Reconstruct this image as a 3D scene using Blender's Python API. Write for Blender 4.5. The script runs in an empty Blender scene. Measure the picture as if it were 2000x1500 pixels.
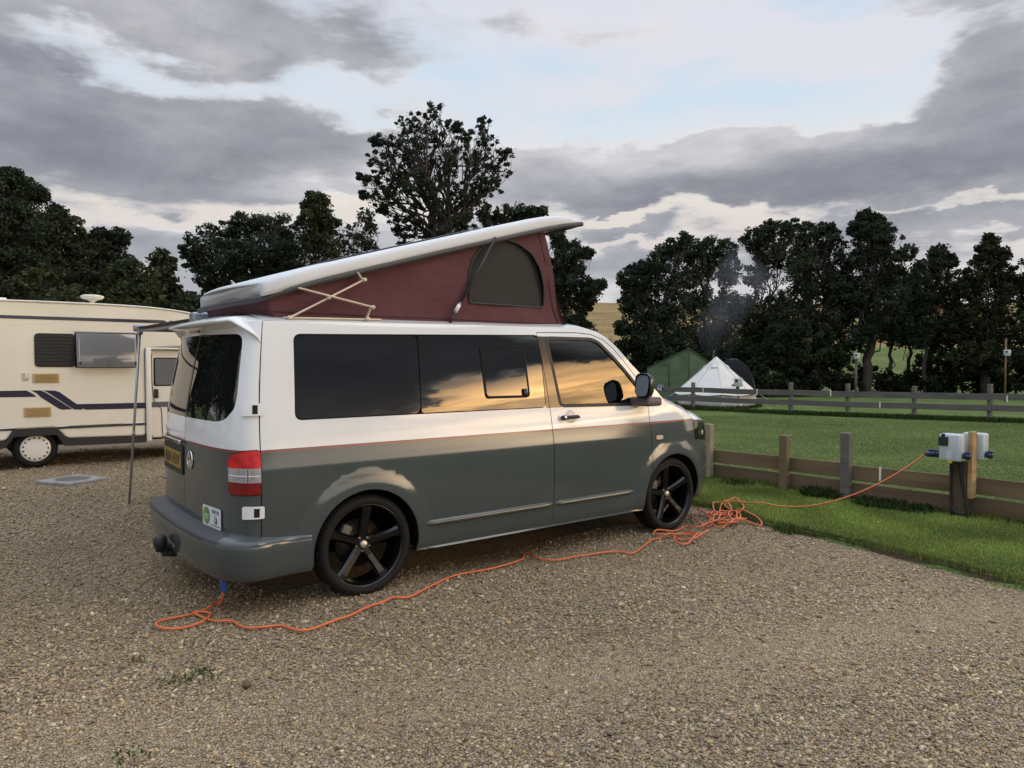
import bpy, bmesh, math, random
import numpy as np
from mathutils import Vector, Matrix
from mathutils.geometry import delaunay_2d_cdt

random.seed(7); RNG = np.random.default_rng(11)
scene = bpy.context.scene
COL = scene.collection
R = math.radians

# ------------------------------------------------------------------ camera
CAM = np.array([-2.14831, -5.21986, 1.51551])
FW = np.array([0.61337837, 0.78924773, -0.02924031])
RT = np.array([0.78958535, -0.61364076, 0.0])
UP = np.array([0.01794305, 0.02308772, 0.99957241])
FPX = 1430.0
cd = bpy.data.cameras.new('camera'); cam = bpy.data.objects.new('camera', cd); COL.objects.link(cam)
cd.sensor_width = 36.0; cd.lens = 36.0 * FPX / 2000.0; cd.clip_end = 3000; cd.clip_start = 0.05
mw = Matrix.Identity(4)
for i in range(3):
    mw[i][0], mw[i][1], mw[i][2], mw[i][3] = RT[i], UP[i], -FW[i], CAM[i]
cam.matrix_world = mw
scene.camera = cam
scene.view_settings.view_transform = 'Standard'; scene.view_settings.look = 'None'
scene.view_settings.gamma = 1.0; scene.view_settings.exposure = 0.0
scene.cycles.max_bounces = 6; scene.cycles.diffuse_bounces = 3; scene.cycles.glossy_bounces = 4
scene.cycles.transparent_max_bounces = 12; scene.cycles.volume_bounces = 0
scene.cycles.caustics_reflective = False; scene.cycles.caustics_refractive = False

def ray(px, py):
    return FW + RT * (px - 1000) / FPX + UP * (750 - py) / FPX
def at_depth(px, py, d):
    return CAM + ray(px, py) * d

# ------------------------------------------------------------------ world: dusk sky with broken cloud
SUN_EL, SUN_AZ = 42.0, -52.0            # degrees; azimuth counter-clockwise from +X
world = bpy.data.worlds.new('World'); scene.world = world; world.use_nodes = True
def build_world():
    nt = world.node_tree; nt.nodes.clear(); L = nt.links.new
    def val(sock, v):
        if isinstance(v, (int, float)): sock.default_value = v
        elif isinstance(v, tuple): sock.default_value = v
        else: L(v, sock)
    def m(op, a, b=None, c=None, clamp=False):
        n = nt.nodes.new('ShaderNodeMath'); n.operation = op; n.use_clamp = clamp
        for s, v in zip(n.inputs, (a, b, c)):
            if v is not None: val(s, v)
        return n.outputs[0]
    def vm(op, a, b=None, c=None):
        n = nt.nodes.new('ShaderNodeVectorMath'); n.operation = op
        for s, v in zip(n.inputs, (a, b, c)):
            if v is not None: val(s, v)
        return n.outputs['Value'] if op in ('DOT_PRODUCT', 'LENGTH') else n.outputs['Vector']
    def mr(v, a, b, c, d, kind='SMOOTHSTEP'):
        n = nt.nodes.new('ShaderNodeMapRange'); n.interpolation_type = kind
        for s, x in zip(n.inputs, (v, a, b, c, d)): val(s, x)
        return n.outputs[0]
    def mix(f, a, b):
        n = nt.nodes.new('ShaderNodeMix'); n.data_type = 'RGBA'
        val(n.inputs[0], f); val(n.inputs[6], a); val(n.inputs[7], b); return n.outputs[2]
    def noise(v, sc, det, rough=.55, dist=0.):
        n = nt.nodes.new('ShaderNodeTexNoise'); L(v, n.inputs['Vector'])
        n.inputs['Scale'].default_value = sc; n.inputs['Detail'].default_value = det
        n.inputs['Roughness'].default_value = rough; n.inputs['Distortion'].default_value = dist
        return n
    def ramp(v, stops):
        n = nt.nodes.new('ShaderNodeValToRGB'); L(v, n.inputs[0]); e = n.color_ramp.elements
        while len(e) < len(stops): e.new(.5)
        for q, (p, c) in zip(e, stops): q.position = p; q.color = (*c, 1)
        return n.outputs[0]
    tc = nt.nodes.new('ShaderNodeTexCoord'); d = vm('NORMALIZE', tc.outputs['Generated'])
    sx = nt.nodes.new('ShaderNodeSeparateXYZ'); L(d, sx.inputs[0]); z = sx.outputs[2]
    hf = (0.61364, 0.78959, 0.0)       # heading of the view; blobs below are placed by azimuth and elevation
    az = m('MULTIPLY', m('ARCTAN2', vm('DOT_PRODUCT', d, (0.78959, -0.61364, 0.0)), vm('DOT_PRODUCT', d, hf)), 57.2958)
    el = m('MULTIPLY', m('ARCSINE', z), 57.2958)
    zz = m('ADD', m('MAXIMUM', z, 0.0), 0.16)
    cb = nt.nodes.new('ShaderNodeCombineXYZ')
    L(m('DIVIDE', sx.outputs[0], zz), cb.inputs[0]); L(m('DIVIDE', sx.outputs[1], zz), cb.inputs[1])
    pl = cb.outputs[0]
    n1 = noise(pl, 1.15, 9, .56, .15)
    wv = noise(vm('MULTIPLY', d, (1., 1., 2.6)), 5.0, 5, .58)
    warp = vm('MULTIPLY', vm('SUBTRACT', wv.outputs['Color'], (.5, .5, .5)), (17., 8.5, 0.))
    q0 = nt.nodes.new('ShaderNodeCombineXYZ'); L(az, q0.inputs[0]); L(el, q0.inputs[1])
    q = vm('ADD', q0.outputs[0], warp)
    acc = m('MULTIPLY', m('SUBTRACT', n1.outputs['Fac'], .5), 1.25)
    fine = noise(vm('MULTIPLY', d, (1., 1., 3.2)), 11.0, 6, .6)
    acc = m('ADD', acc, m('MULTIPLY', m('SUBTRACT', fine.outputs['Fac'], .5), .80))
    def px2(px, py):
        a = math.atan((px - 1000) / FPX); return math.degrees(a), math.degrees(math.atan((708 - py) / FPX * math.cos(a)))
    # (px, py, rx, ry, weight): positive = cloud, negative = open sky
    B = [(260, 70, 760, 170, .48), (1350, 520, 1000, 95, .34), (400, 530, 800, 110, .36), (700, 130, 330, 90, .22), (40, 140, 150, 42, .30),
         (300, 158, 330, 40, -.50), (480, 150, 130, 30, -.2), (640, 195, 200, 60, -.58), (930, 170, 170, 50, -.62), (1015, 205, 60, 60, .18),
         (150, 290, 640, 120, .44), (560, 290, 330, 100, .30), (830, 300, 200, 90, .34), (420, 350, 420, 45, .20),
         (400, 418, 320, 20, -.44), (690, 406, 170, 15, -.42), (280, 470, 360, 34, .32), (200, 530, 500, 34, .12),
         (1350, 120, 460, 150, -.40), (1230, 225, 420, 62, -.55), (1620, 160, 240, 130, -.36), (1250, 40, 500, 50, .20), (1450, 190, 230, 26, .22), (1120, 70, 260, 34, .24), (1640, 110, 190, 30, .20), (1330, 30, 300, 26, .14), (1200, 300, 120, 14, -.2), (1520, 200, 60, 30, .16),
         (1150, 345, 420, 75, .68), (1500, 345, 480, 85, .72), (1850, 330, 420, 90, .70), (1930, 220, 330, 100, .66),
         (1960, 110, 220, 90, .44), (1830, 20, 420, 26, .30), (1600, 275, 160, 50, .30),
         (1340, 422, 320, 19, -.44), (1820, 416, 300, 13, -.40), (930, 420, 160, 40, .2), (1180, 424, 110, 16, -.36), (1440, 446, 110, 22, -.28),
         (1230, 454, 170, 20, .50), (1560, 446, 130, 24, .48), (1300, 400, 250, 10, .2), (1800, 450, 420, 30, .42), (1950, 490, 330, 18, -.38), (1920, 480, 120, 10, -.1),
         (1230, 478, 260, 10, -.34), (1250, 515, 300, 26, .36), (1240, 570, 380, 16, -.2), (1900, 560, 300, 40, -.2)]
    for px, py, rx, ry, w in B:
        a0, e0 = px2(px, py); k = 57.2958 / FPX
        a1 = (math.degrees(math.atan((px - 1000 + rx) / FPX)) - math.degrees(math.atan((px - 1000 - rx) / FPX))) / 2
        s = (1 / a1, 1 / (ry * k), 0.)
        v = vm('MULTIPLY_ADD', q, s, (-a0 * s[0], -e0 * s[1], 0.))
        acc = m('ADD', acc, mr(vm('LENGTH', v), 1.15, .2, 0., w))
    # sunset side: heavy cloud bank above an open glowing strip
    for a0, e0, ra, re, w in ((104, 29.8, 60, 17, 1.35), (134, 22, 24, 22, 1.3), (98, 9, 22, 12, -.75), (112, 5, 50, 7, -.6), (92, 22, 14, 3, .4), (94, 18, 15, 1.6, .35)):
        s = (1 / ra, 1 / re, 0.)
        v = vm('MULTIPLY_ADD', q, s, (-a0 * s[0], -e0 * s[1], 0.))
        acc = m('ADD', acc, mr(vm('LENGTH', v), 1.15, .3, 0., w))
    st = noise(vm('MULTIPLY', q0.outputs[0], (.035, .42, 0.)), 1.0, 6, .6, .4)
    acc = m('ADD', acc, m('MULTIPLY', m('MULTIPLY', m('SUBTRACT', st.outputs['Fac'], .5), 1.5), mr(el, 9., 14., 1., .12)))
    D = m('ADD', acc, .50)
    dk = m('MULTIPLY', m('SUBTRACT', noise(vm('MULTIPLY', d, (1., 1., 2.2)), 2.6, 7, .58, .3).outputs['Fac'], .5), 1.5)
    for px, py, rx, ry, w in [(180, 310, 420, 90, .34), (560, 290, 230, 60, .20), (1500, 365, 620, 55, .40), (1900, 250, 300, 95, .36), (80, 140, 130, 30, .30), (520, 145, 80, 45, .26), (800, 95, 200, 45, .22), (330, 250, 160, 30, -.1),
                              (250, 40, 600, 60, -.12), (1100, 305, 330, 25, -.12), (560, 355, 300, 20, -.12), (300, 470, 420, 30, .22), (1500, 450, 620, 26, .22), (1250, 510, 260, 26, .12), (900, 560, 1600, 40, -.05)]:
        a0, e0 = px2(px, py); k = 57.2958 / FPX; a1 = math.degrees(math.atan(rx / FPX)) * .85; s = (1 / a1, 1 / (ry * k), 0.)
        dk = m('ADD', dk, mr(vm('LENGTH', vm('MULTIPLY_ADD', q, s, (-a0 * s[0], -e0 * s[1], 0.))), 1.25, .1, 0., w))
    A = mr(D, .25, .84, 0., 1.)
    T = m('ADD', m('MULTIPLY', mr(D, .40, .95, 0., 1.), .42), m('ADD', dk, .03), clamp=True)
    eln = m('DIVIDE', el, 30.0, clamp=True)
    nish = nt.nodes.new('ShaderNodeTexSky'); nish.sky_type = 'NISHITA'; nish.sun_disc = False
    nish.sun_elevation = R(SUN_EL); nish.sun_rotation = R(90 - SUN_AZ); nish.air_density = 1.0; nish.dust_density = 1.5
    clear = ramp(eln, [(0., (.66, .62, .62)), (.17, (.66, .65, .68)), (.27, (.78, .70, .66)), (.40, (.88, .81, .72)),
                       (.50, (.92, .93, .90)), (.60, (.68, .84, .96)), (.85, (.66, .79, .95)), (1., (.60, .73, .93))])
    clear = mix(.12, clear, vm('MULTIPLY', nish.outputs[0], (.06, .06, .06)))
    # thin high veil that dulls the open sky in streaks
    vt = noise(vm('MULTIPLY', pl, (1., 1., 1.)), 1.6, 8, .62, .6); vt2 = noise(vm('MULTIPLY', d, (1.2, 1.2, 4.5)), 3.2, 6, .55)
    veil = m('MULTIPLY', mr(m('ADD', m('MULTIPLY', vt.outputs['Fac'], .5), m('MULTIPLY', vt2.outputs['Fac'], .5)), .40, .60, 0., .68), mr(el, 9., 20., .3, 1.))
    va, ve_ = px2(1430, 70); veil = m('ADD', veil, m('MULTIPLY', mr(vt2.outputs['Fac'], .36, .58, .1, 1.), mr(vm('LENGTH', vm('MULTIPLY_ADD', q, (1 / 21., 1 / 8., 0.), (-va / 21., -ve_ / 8., 0.))), 1.2, .3, 0., .6)), clamp=True)
    clear = mix(veil, clear, ramp(eln, [(0., (.62, .58, .62)), (.4, (.86, .80, .80)), (.6, (.76, .76, .82)), (1., (.72, .73, .82))]))
    cloud = ramp(T, [(0., (.76, .75, .765)), (.20, (.575, .575, .605)), (.45, (.415, .422, .462)), (.75, (.28, .294, .336)), (1., (.205, .22, .262))])
    tex = noise(vm('MULTIPLY', d, (1., 1., 3.0)), 7.0, 8, .6, .3)
    cloud = vm('MULTIPLY', cloud, mr(tex.outputs['Fac'], .25, .75, .85, 1.15, 'LINEAR'))
    # the bank in front of the sunset is backlit and almost black
    a0, e0 = 116., 24.; v = vm('MULTIPLY_ADD', q, (1 / 38., 1 / 20., 0.), (-a0 / 38., -e0 / 20., 0.))
    cloud = vm('MULTIPLY', cloud, mr(vm('LENGTH', v), 1.2, .6, 1., .42))
    col = mix(A, clear, cloud); A2 = mr(D, .44, .60, 0., 1.)
    # the sunset glow itself (low, off to the right of the photograph)
    ga = m('POWER', 2.71828, m('MULTIPLY', m('POWER', m('DIVIDE', m('SUBTRACT', az, 97.), 13.), 2.), -1.))
    ge = m('MULTIPLY', mr(el, -1., 2., 0., 1.), mr(el, 12.5, 18., 1., 0.))
    stk = noise(vm('MULTIPLY', q0.outputs[0], (.055, .34, 0.)), 1.0, 6, .6, .5)
    ga = m('MULTIPLY', ga, mr(stk.outputs['Fac'], .34, .62, .30, 1.35))
    g = m('MULTIPLY', m('MULTIPLY', ga, ge), m('SUBTRACT', 1., m('MULTIPLY', A2, .96)))
    gl = ramp(m('DIVIDE', el, 22., clamp=True), [(0., (6.5, 4.8, 2.9)), (.30, (8.5, 5.8, 2.9)), (.50, (15.0, 8.2, 2.7)), (1., (12.0, 6.6, 2.4))])
    col = vm('ADD', col, vm('MULTIPLY', gl, g))
    pg = m('POWER', 2.71828, m('MULTIPLY', m('POWER', m('DIVIDE', m('SUBTRACT', az, 112.), 40.), 2.), -1.))
    col = vm('ADD', col, vm('MULTIPLY', (2.3, 1.95, 1.5), m('MULTIPLY', pg, m('MULTIPLY', mr(el, -1., 2., 0., 1.), mr(el, 6., 11., 1., 0.)))))
    # a paler grey-green patch added above the bank for the door glass to mirror
    v = vm('LENGTH', vm('MULTIPLY_ADD', q, (1 / 8., 1 / 9., 0.), (-93. / 8., -25. / 9., 0.)))
    col = vm('ADD', col, vm('MULTIPLY', (1.25, 1.35, 1.25), m('MULTIPLY', mr(v, 1.1, .3, 0., 1.), mr(stk.outputs['Fac'], .3, .7, .5, 1.3))))
    # the sky high overhead, out of view, is boosted to brighten the ground
    side = vm('DOT_PRODUCT', d, (math.cos(R(SUN_AZ)), math.sin(R(SUN_AZ)), .35))
    lift = mr(el, 26., 58., 1.0, 2.5)
    col = vm('MULTIPLY', col, lift)
    # below the horizon: dull land
    col = mix(mr(el, -1.5, -.2, 1., 0.), col, (.10, .11, .07, 1.))
    sc10 = vm('MULTIPLY', col, (10., 10., 10.))
    bg = nt.nodes.new('ShaderNodeBackground'); L(sc10, bg.inputs[0]); bg.inputs[1].default_value = .1
    out = nt.nodes.new('ShaderNodeOutputWorld'); L(bg.outputs[0], out.inputs[0])
build_world()
ld = bpy.data.lights.new('sun', 'SUN'); ld.energy = .5; ld.angle = R(22); ld.color = (1., .95, .89)
sun = bpy.data.objects.new('sun', ld); COL.objects.link(sun)
sdir = Vector((math.cos(R(SUN_AZ)) * math.cos(R(SUN_EL)), math.sin(R(SUN_AZ)) * math.cos(R(SUN_EL)), math.sin(R(SUN_EL))))
sun.rotation_euler = sdir.to_track_quat('Z', 'Y').to_euler(); sun.location = (20, -25, 12)

# ------------------------------------------------------------------ materials
MATS = {}
def M(name, col, rough=.5, metal=0., coat=0., ior=1.5, var=None, bump=None, attr=None, trans=0., spec=.5, vscale=(1, 1, 1), coat_rough=.03):
    """principled material; var=(scale, amount), bump=(scale, strength), attr=name of a colour attribute to multiply"""
    if name in MATS: return MATS[name]
    mt = bpy.data.materials.new(name); mt.use_nodes = True; nt = mt.node_tree; L = nt.links.new
    p = nt.nodes['Principled BSDF']; p.inputs['Base Color'].default_value = (*col, 1); p.inputs['Roughness'].default_value = rough
    p.inputs['Metallic'].default_value = metal; p.inputs['Coat Weight'].default_value = coat; p.inputs['Coat Roughness'].default_value = coat_rough
    p.inputs['IOR'].default_value = ior; p.inputs['Specular IOR Level'].default_value = spec
    src = None
    if var or bump:
        tc = nt.nodes.new('ShaderNodeTexCoord'); mp = nt.nodes.new('ShaderNodeMapping'); L(tc.outputs['Object'], mp.inputs[0])
        mp.inputs['Scale'].default_value = vscale
    if var:
        n = nt.nodes.new('ShaderNodeTexNoise'); L(mp.outputs[0], n.inputs['Vector']); n.inputs['Scale'].default_value = var[0]; n.inputs['Detail'].default_value = 6
        r = nt.nodes.new('ShaderNodeMapRange'); L(n.outputs['Fac'], r.inputs[0]); r.inputs[1].default_value = .3; r.inputs[2].default_value = .7
        r.inputs[3].default_value = 1 - var[1]; r.inputs[4].default_value = 1 + var[1]
        mx = nt.nodes.new('ShaderNodeVectorMath'); mx.operation = 'MULTIPLY'; mx.inputs[0].default_value = col; L(r.outputs[0], mx.inputs[1]); src = mx.outputs[0]
    if attr:
        a = nt.nodes.new('ShaderNodeAttribute'); a.attribute_name = attr
        mx = nt.nodes.new('ShaderNodeVectorMath'); mx.operation = 'MULTIPLY'; L(a.outputs['Color'], mx.inputs[0])
        if src: L(src, mx.inputs[1])
        else: mx.inputs[1].default_value = col
        src = mx.outputs[0]
    if src: L(src, p.inputs['Base Color'])
    if bump:
        n = nt.nodes.new('ShaderNodeTexNoise'); L(mp.outputs[0], n.inputs['Vector']); n.inputs['Scale'].default_value = bump[0]; n.inputs['Detail'].default_value = 5
        b = nt.nodes.new('ShaderNodeBump'); b.inputs['Strength'].default_value = bump[1]; b.inputs['Distance'].default_value = .01
        L(n.outputs['Fac'], b.inputs['Height']); L(b.outputs[0], p.inputs['Normal'])
    if trans:
        t = nt.nodes.new('ShaderNodeBsdfTranslucent'); mxs = nt.nodes.new('ShaderNodeMixShader'); mxs.inputs[0].default_value = trans
        if src: L(src, t.inputs[0])
        else: t.inputs[0].default_value = (*col, 1)
        L(p.outputs[0], mxs.inputs[1]); L(t.outputs[0], mxs.inputs[2]); L(mxs.outputs[0], nt.nodes['Material Output'].inputs[0])
    MATS[name] = mt
    return mt

# ------------------------------------------------------------------ object helpers
def empty(name, loc, label=None, cat=None, group=None, rz=0.):
    o = bpy.data.objects.new(name, None); COL.objects.link(o); o.location = loc; o.rotation_euler = (0, 0, rz); o.empty_display_size = .2
    return tag(o, label, cat, group)
def tag(o, label=None, cat=None, group=None, kind=None):
    for k, v in (('label', label), ('category', cat), ('group', group), ('kind', kind)):
        if v: o[k] = v
    return o
def link(name, me, parent=None, world_space=True):
    o = bpy.data.objects.new(name, me); COL.objects.link(o)
    if parent is not None:
        o.parent = parent
        if world_space:
            w = parent; mi = Matrix.Identity(4)
            chain = []
            while w is not None: chain.append(w); w = w.parent
            for w in reversed(chain): mi = mi @ w.matrix_parent_inverse @ w.matrix_basis
            o.matrix_parent_inverse = mi.inverted()
    return o
def mesh(name, v, f, mats, midx=None, parent=None, smooth=False, normals=None, world_space=True):
    me = bpy.data.meshes.new(name); me.from_pydata([tuple(map(float, q)) for q in v], [], [tuple(int(i) for i in q) for q in f])
    for mt in (mats if isinstance(mats, (list, tuple)) else [mats]): me.materials.append(mt)
    if midx is not None: me.polygons.foreach_set('material_index', np.asarray(midx, dtype=np.int32))
    if smooth is not False: me.polygons.foreach_set('use_smooth', np.full(len(me.polygons), True) if smooth is True else np.asarray(smooth, bool))
    me.update()
    if normals is not None: me.normals_split_custom_set_from_vertices([tuple(map(float, q)) for q in normals])
    return link(name, me, parent, world_space)
def fast_mesh(name, v, faces, mats, parent=None, cols=None, smooth=False, midx=None):
    """v (N,3); faces (F,k) all with the same k; cols (N,3) point colours -> attribute 'tint'"""
    me = bpy.data.meshes.new(name); v = np.ascontiguousarray(v, np.float32); faces = np.ascontiguousarray(faces, np.int32); k = faces.shape[1]
    me.vertices.add(len(v)); me.vertices.foreach_set('co', v.ravel())
    me.loops.add(faces.size); me.loops.foreach_set('vertex_index', faces.ravel())
    me.polygons.add(len(faces)); me.polygons.foreach_set('loop_start', np.arange(0, faces.size, k, dtype=np.int32))
    if smooth: me.polygons.foreach_set('use_smooth', np.full(len(faces), True))
    for mt in (mats if isinstance(mats, (list, tuple)) else [mats]): me.materials.append(mt)
    if midx is not None: me.polygons.foreach_set('material_index', np.asarray(midx, np.int32))
    me.update(calc_edges=True)
    if cols is not None:
        a = me.attributes.new('tint', 'FLOAT_COLOR', 'POINT'); c = np.ones((len(v), 4), np.float32); c[:, :3] = cols; a.data.foreach_set('color', c.ravel())
    return link(name, me, parent)

class MB:
    """collects simple shapes into one mesh"""
    def __init__(s): s.v = []; s.f = []; s.m = []; s.sm = []; s.cur = 0
    def add(s, v, f, smooth=False):
        o = len(s.v); s.v += [tuple(q) for q in v]; s.f += [tuple(i + o for i in q) for q in f]; s.m += [s.cur] * len(f); s.sm += [smooth] * len(f); return s
    def box(s, c, size, bev=.004, rot=None, seg=1):
        bm = bmesh.new(); bmesh.ops.create_cube(bm, size=1.0); bmesh.ops.scale(bm, vec=size, verts=bm.verts)
        if bev: bmesh.ops.bevel(bm, geom=bm.edges[:], offset=min(bev, min(size) * .45), segments=seg, affect='EDGES', profile=.5)
        if rot is not None: bmesh.ops.transform(bm, matrix=rot.to_4x4() if hasattr(rot, 'to_4x4') else rot, verts=bm.verts)
        bm.verts.ensure_lookup_table(); bm.verts.index_update()
        s.add([(v.co.x + c[0], v.co.y + c[1], v.co.z + c[2]) for v in bm.verts], [[v.index for v in f.verts] for f in bm.faces], seg > 1); bm.free(); return s
    def beam(s, a, b, w, h, bev=.003, up=(0, 0, 1)):
        a, b = Vector(a), Vector(b); d = b - a; x = d.normalized(); y = Vector(up).cross(x).normalized(); zv = x.cross(y)
        r = Matrix((x, y, zv)).transposed(); return s.box((a + b) / 2, (d.length, w, h), bev, r)
    def tube(s, pts, rad, n=8, caps=True, smooth=True):
        p = np.array(pts, float); k = len(p); rad = np.full(k, rad) if np.isscalar(rad) else np.asarray(rad, float)
        t = np.gradient(p, axis=0); t /= np.linalg.norm(t, axis=1, keepdims=True) + 1e-9
        ref = np.array([0, 0, 1.]) if abs(t[0][2]) < .9 else np.array([1., 0, 0])
        u = np.cross(t[0], ref); u /= np.linalg.norm(u); vs = []; an = np.arange(n) * 2 * np.pi / n
        for i in range(k):
            u = u - t[i] * (u @ t[i]); u /= np.linalg.norm(u) + 1e-9; w = np.cross(t[i], u)
            vs += list(p[i] + rad[i] * (np.cos(an)[:, None] * u + np.sin(an)[:, None] * w))
        f = [(i * n + j, i * n + (j + 1) % n, (i + 1) * n + (j + 1) % n, (i + 1) * n + j) for i in range(k - 1) for j in range(n)]
        if caps: f += [tuple(range(n - 1, -1, -1)), tuple(range((k - 1) * n, k * n))]
        return s.add(vs, f, smooth)
    def lathe(s, prof, c, axis='z', n=32, smooth=True, closed=False):
        """prof: (r, h) pairs; axis x/y/z through c"""
        vs = []; k = len(prof)
        for r, h in prof:
            for j in range(n):
                a = 2 * math.pi * j / n; x, y = r * math.cos(a), r * math.sin(a)
                q = {'z': (x, y, h), 'y': (x, h, y), 'x': (h, x, y)}[axis]; vs.append((q[0] + c[0], q[1] + c[1], q[2] + c[2]))
        kk = k if closed else k - 1; f = []
        for i in range(kk):
            i2 = (i + 1) % k
            for j in range(n):
                q = (i * n + j, i * n + (j + 1) % n, i2 * n + (j + 1) % n, i2 * n + j); f.append(q if axis != 'y' else q[::-1])
        return s.add(vs, f, smooth)
    def prism(s, poly, a, b, plane='xz'):
        """poly of 2-d points extruded from a to b along the remaining axis"""
        n = len(poly); g = {'xz': lambda p, q: (p[0], q, p[1]), 'yz': lambda p, q: (q, p[0], p[1]), 'xy': lambda p, q: (p[0], p[1], q)}[plane]
        v = [g(p, a) for p in poly] + [g(p, b) for p in poly]
        return s.add(v, [tuple(range(n - 1, -1, -1)), tuple(range(n, 2 * n))] + [(i, (i + 1) % n, n + (i + 1) % n, n + i) for i in range(n)])
    def build(s, name, mats, parent=None, world_space=True, recalc=False):
        o = mesh(name, s.v, s.f, mats, s.m, parent, s.sm, None, world_space)
        if recalc:
            bm = bmesh.new(); bm.from_mesh(o.data); bmesh.ops.recalc_face_normals(bm, faces=bm.faces[:]); bm.to_mesh(o.data); bm.free()
        return o
def smooth_path(pts, n=6):
    p = np.array(pts, float); P0 = np.vstack([2 * p[0] - p[1], p, 2 * p[-1] - p[-2]]); out = []
    for i in range(1, len(P0) - 2):
        for t in np.arange(n) / n:
            a, b, c, d = P0[i - 1:i + 3]
            out.append(.5 * ((2 * b) + (c - a) * t + (2 * a - 5 * b + 4 * c - d) * t * t + (3 * b - a - 3 * c + d) * t ** 3))
    out.append(p[-1]); return np.array(out)
def text_mesh(name, s, size, mat, parent, mw, ext=.0006, align='CENTER', bold=0.):
    cu = bpy.data.curves.new(name, 'FONT'); cu.body = s; cu.size = size; cu.align_x = align; cu.align_y = 'CENTER'; cu.extrude = ext; cu.offset = bold
    tmp = bpy.data.objects.new(name, cu); COL.objects.link(tmp); dg = bpy.context.evaluated_depsgraph_get(); dg.update()
    me = bpy.data.meshes.new_from_object(tmp.evaluated_get(dg)); bpy.data.objects.remove(tmp); me.name = name; me.transform(mw); me.materials.clear(); me.materials.append(mat)
    return link(name, me, parent)
# ================================================================== ground
def smst(x, a, b):
    t = np.clip((np.asarray(x, float) - a) / (b - a), 0, 1); return t * t * (3 - 2 * t)
HD = np.array([math.cos(R(44)), math.sin(R(44))])
def terrain(x, y):
    x = np.asarray(x, float); y = np.asarray(y, float); d = x * HD[0] + y * HD[1]
    lat = -x * HD[1] + y * HD[0]
    h = 21.5 * smst(d, 62, 262) + 1.2 * smst(d, 60, 300) * np.sin(lat * .021 + .5)
    h = h + .05 * np.sin(x * .31) * np.sin(y * .27) * smst(x, 8, 14)
    return h - .07 * (1 - smst(x, 3.62, 3.80)) * (d < 60) + .018 * smst(x, 3.72, 3.9)
def edge_x(y):          # where the gravel meets the lawn
    return np.interp(y, [-30, -8, -3.5, -3.1, -2.8, -2.25, -1.9, -1.4, -.9, -.6, 1.5, 6, 40], [3.1, 3.35, 3.58, 3.66, 3.72, 3.80, 3.82, 3.83, 4.02, 4.10, 4.15, 4.2, 4.3])
xs = np.unique(np.concatenate([np.arange(-160, -20, 10.), np.arange(-20, 3.5, 2.), np.arange(3.5, 4.6, .06), np.arange(4.6, 30, .5), np.arange(30, 100, 3.), np.arange(100, 330, 6.), [400, 600, 1000, 1600]]))
ys = np.unique(np.concatenate([[-900, -500], np.arange(-300, -20, 10.), np.arange(-20, 20, .5), np.arange(20, 100, 3.), np.arange(100, 330, 6.), [400, 600, 1000, 1600]]))
XX, YY = np.meshgrid(xs, ys); ZZ = terrain(XX, YY)
ZZ = np.where((XX > 3.3) & (XX < 4.6) & (np.abs(YY) < 60), np.where(XX < edge_x(YY) - .02, -.05, .02), ZZ); ZZ = np.where((XX <= 3.4) & (YY < 45) & (XX > -60), np.minimum(ZZ, -.05), ZZ)
gm = bpy.data.materials.new('grass_land'); gm.use_nodes = True
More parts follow.
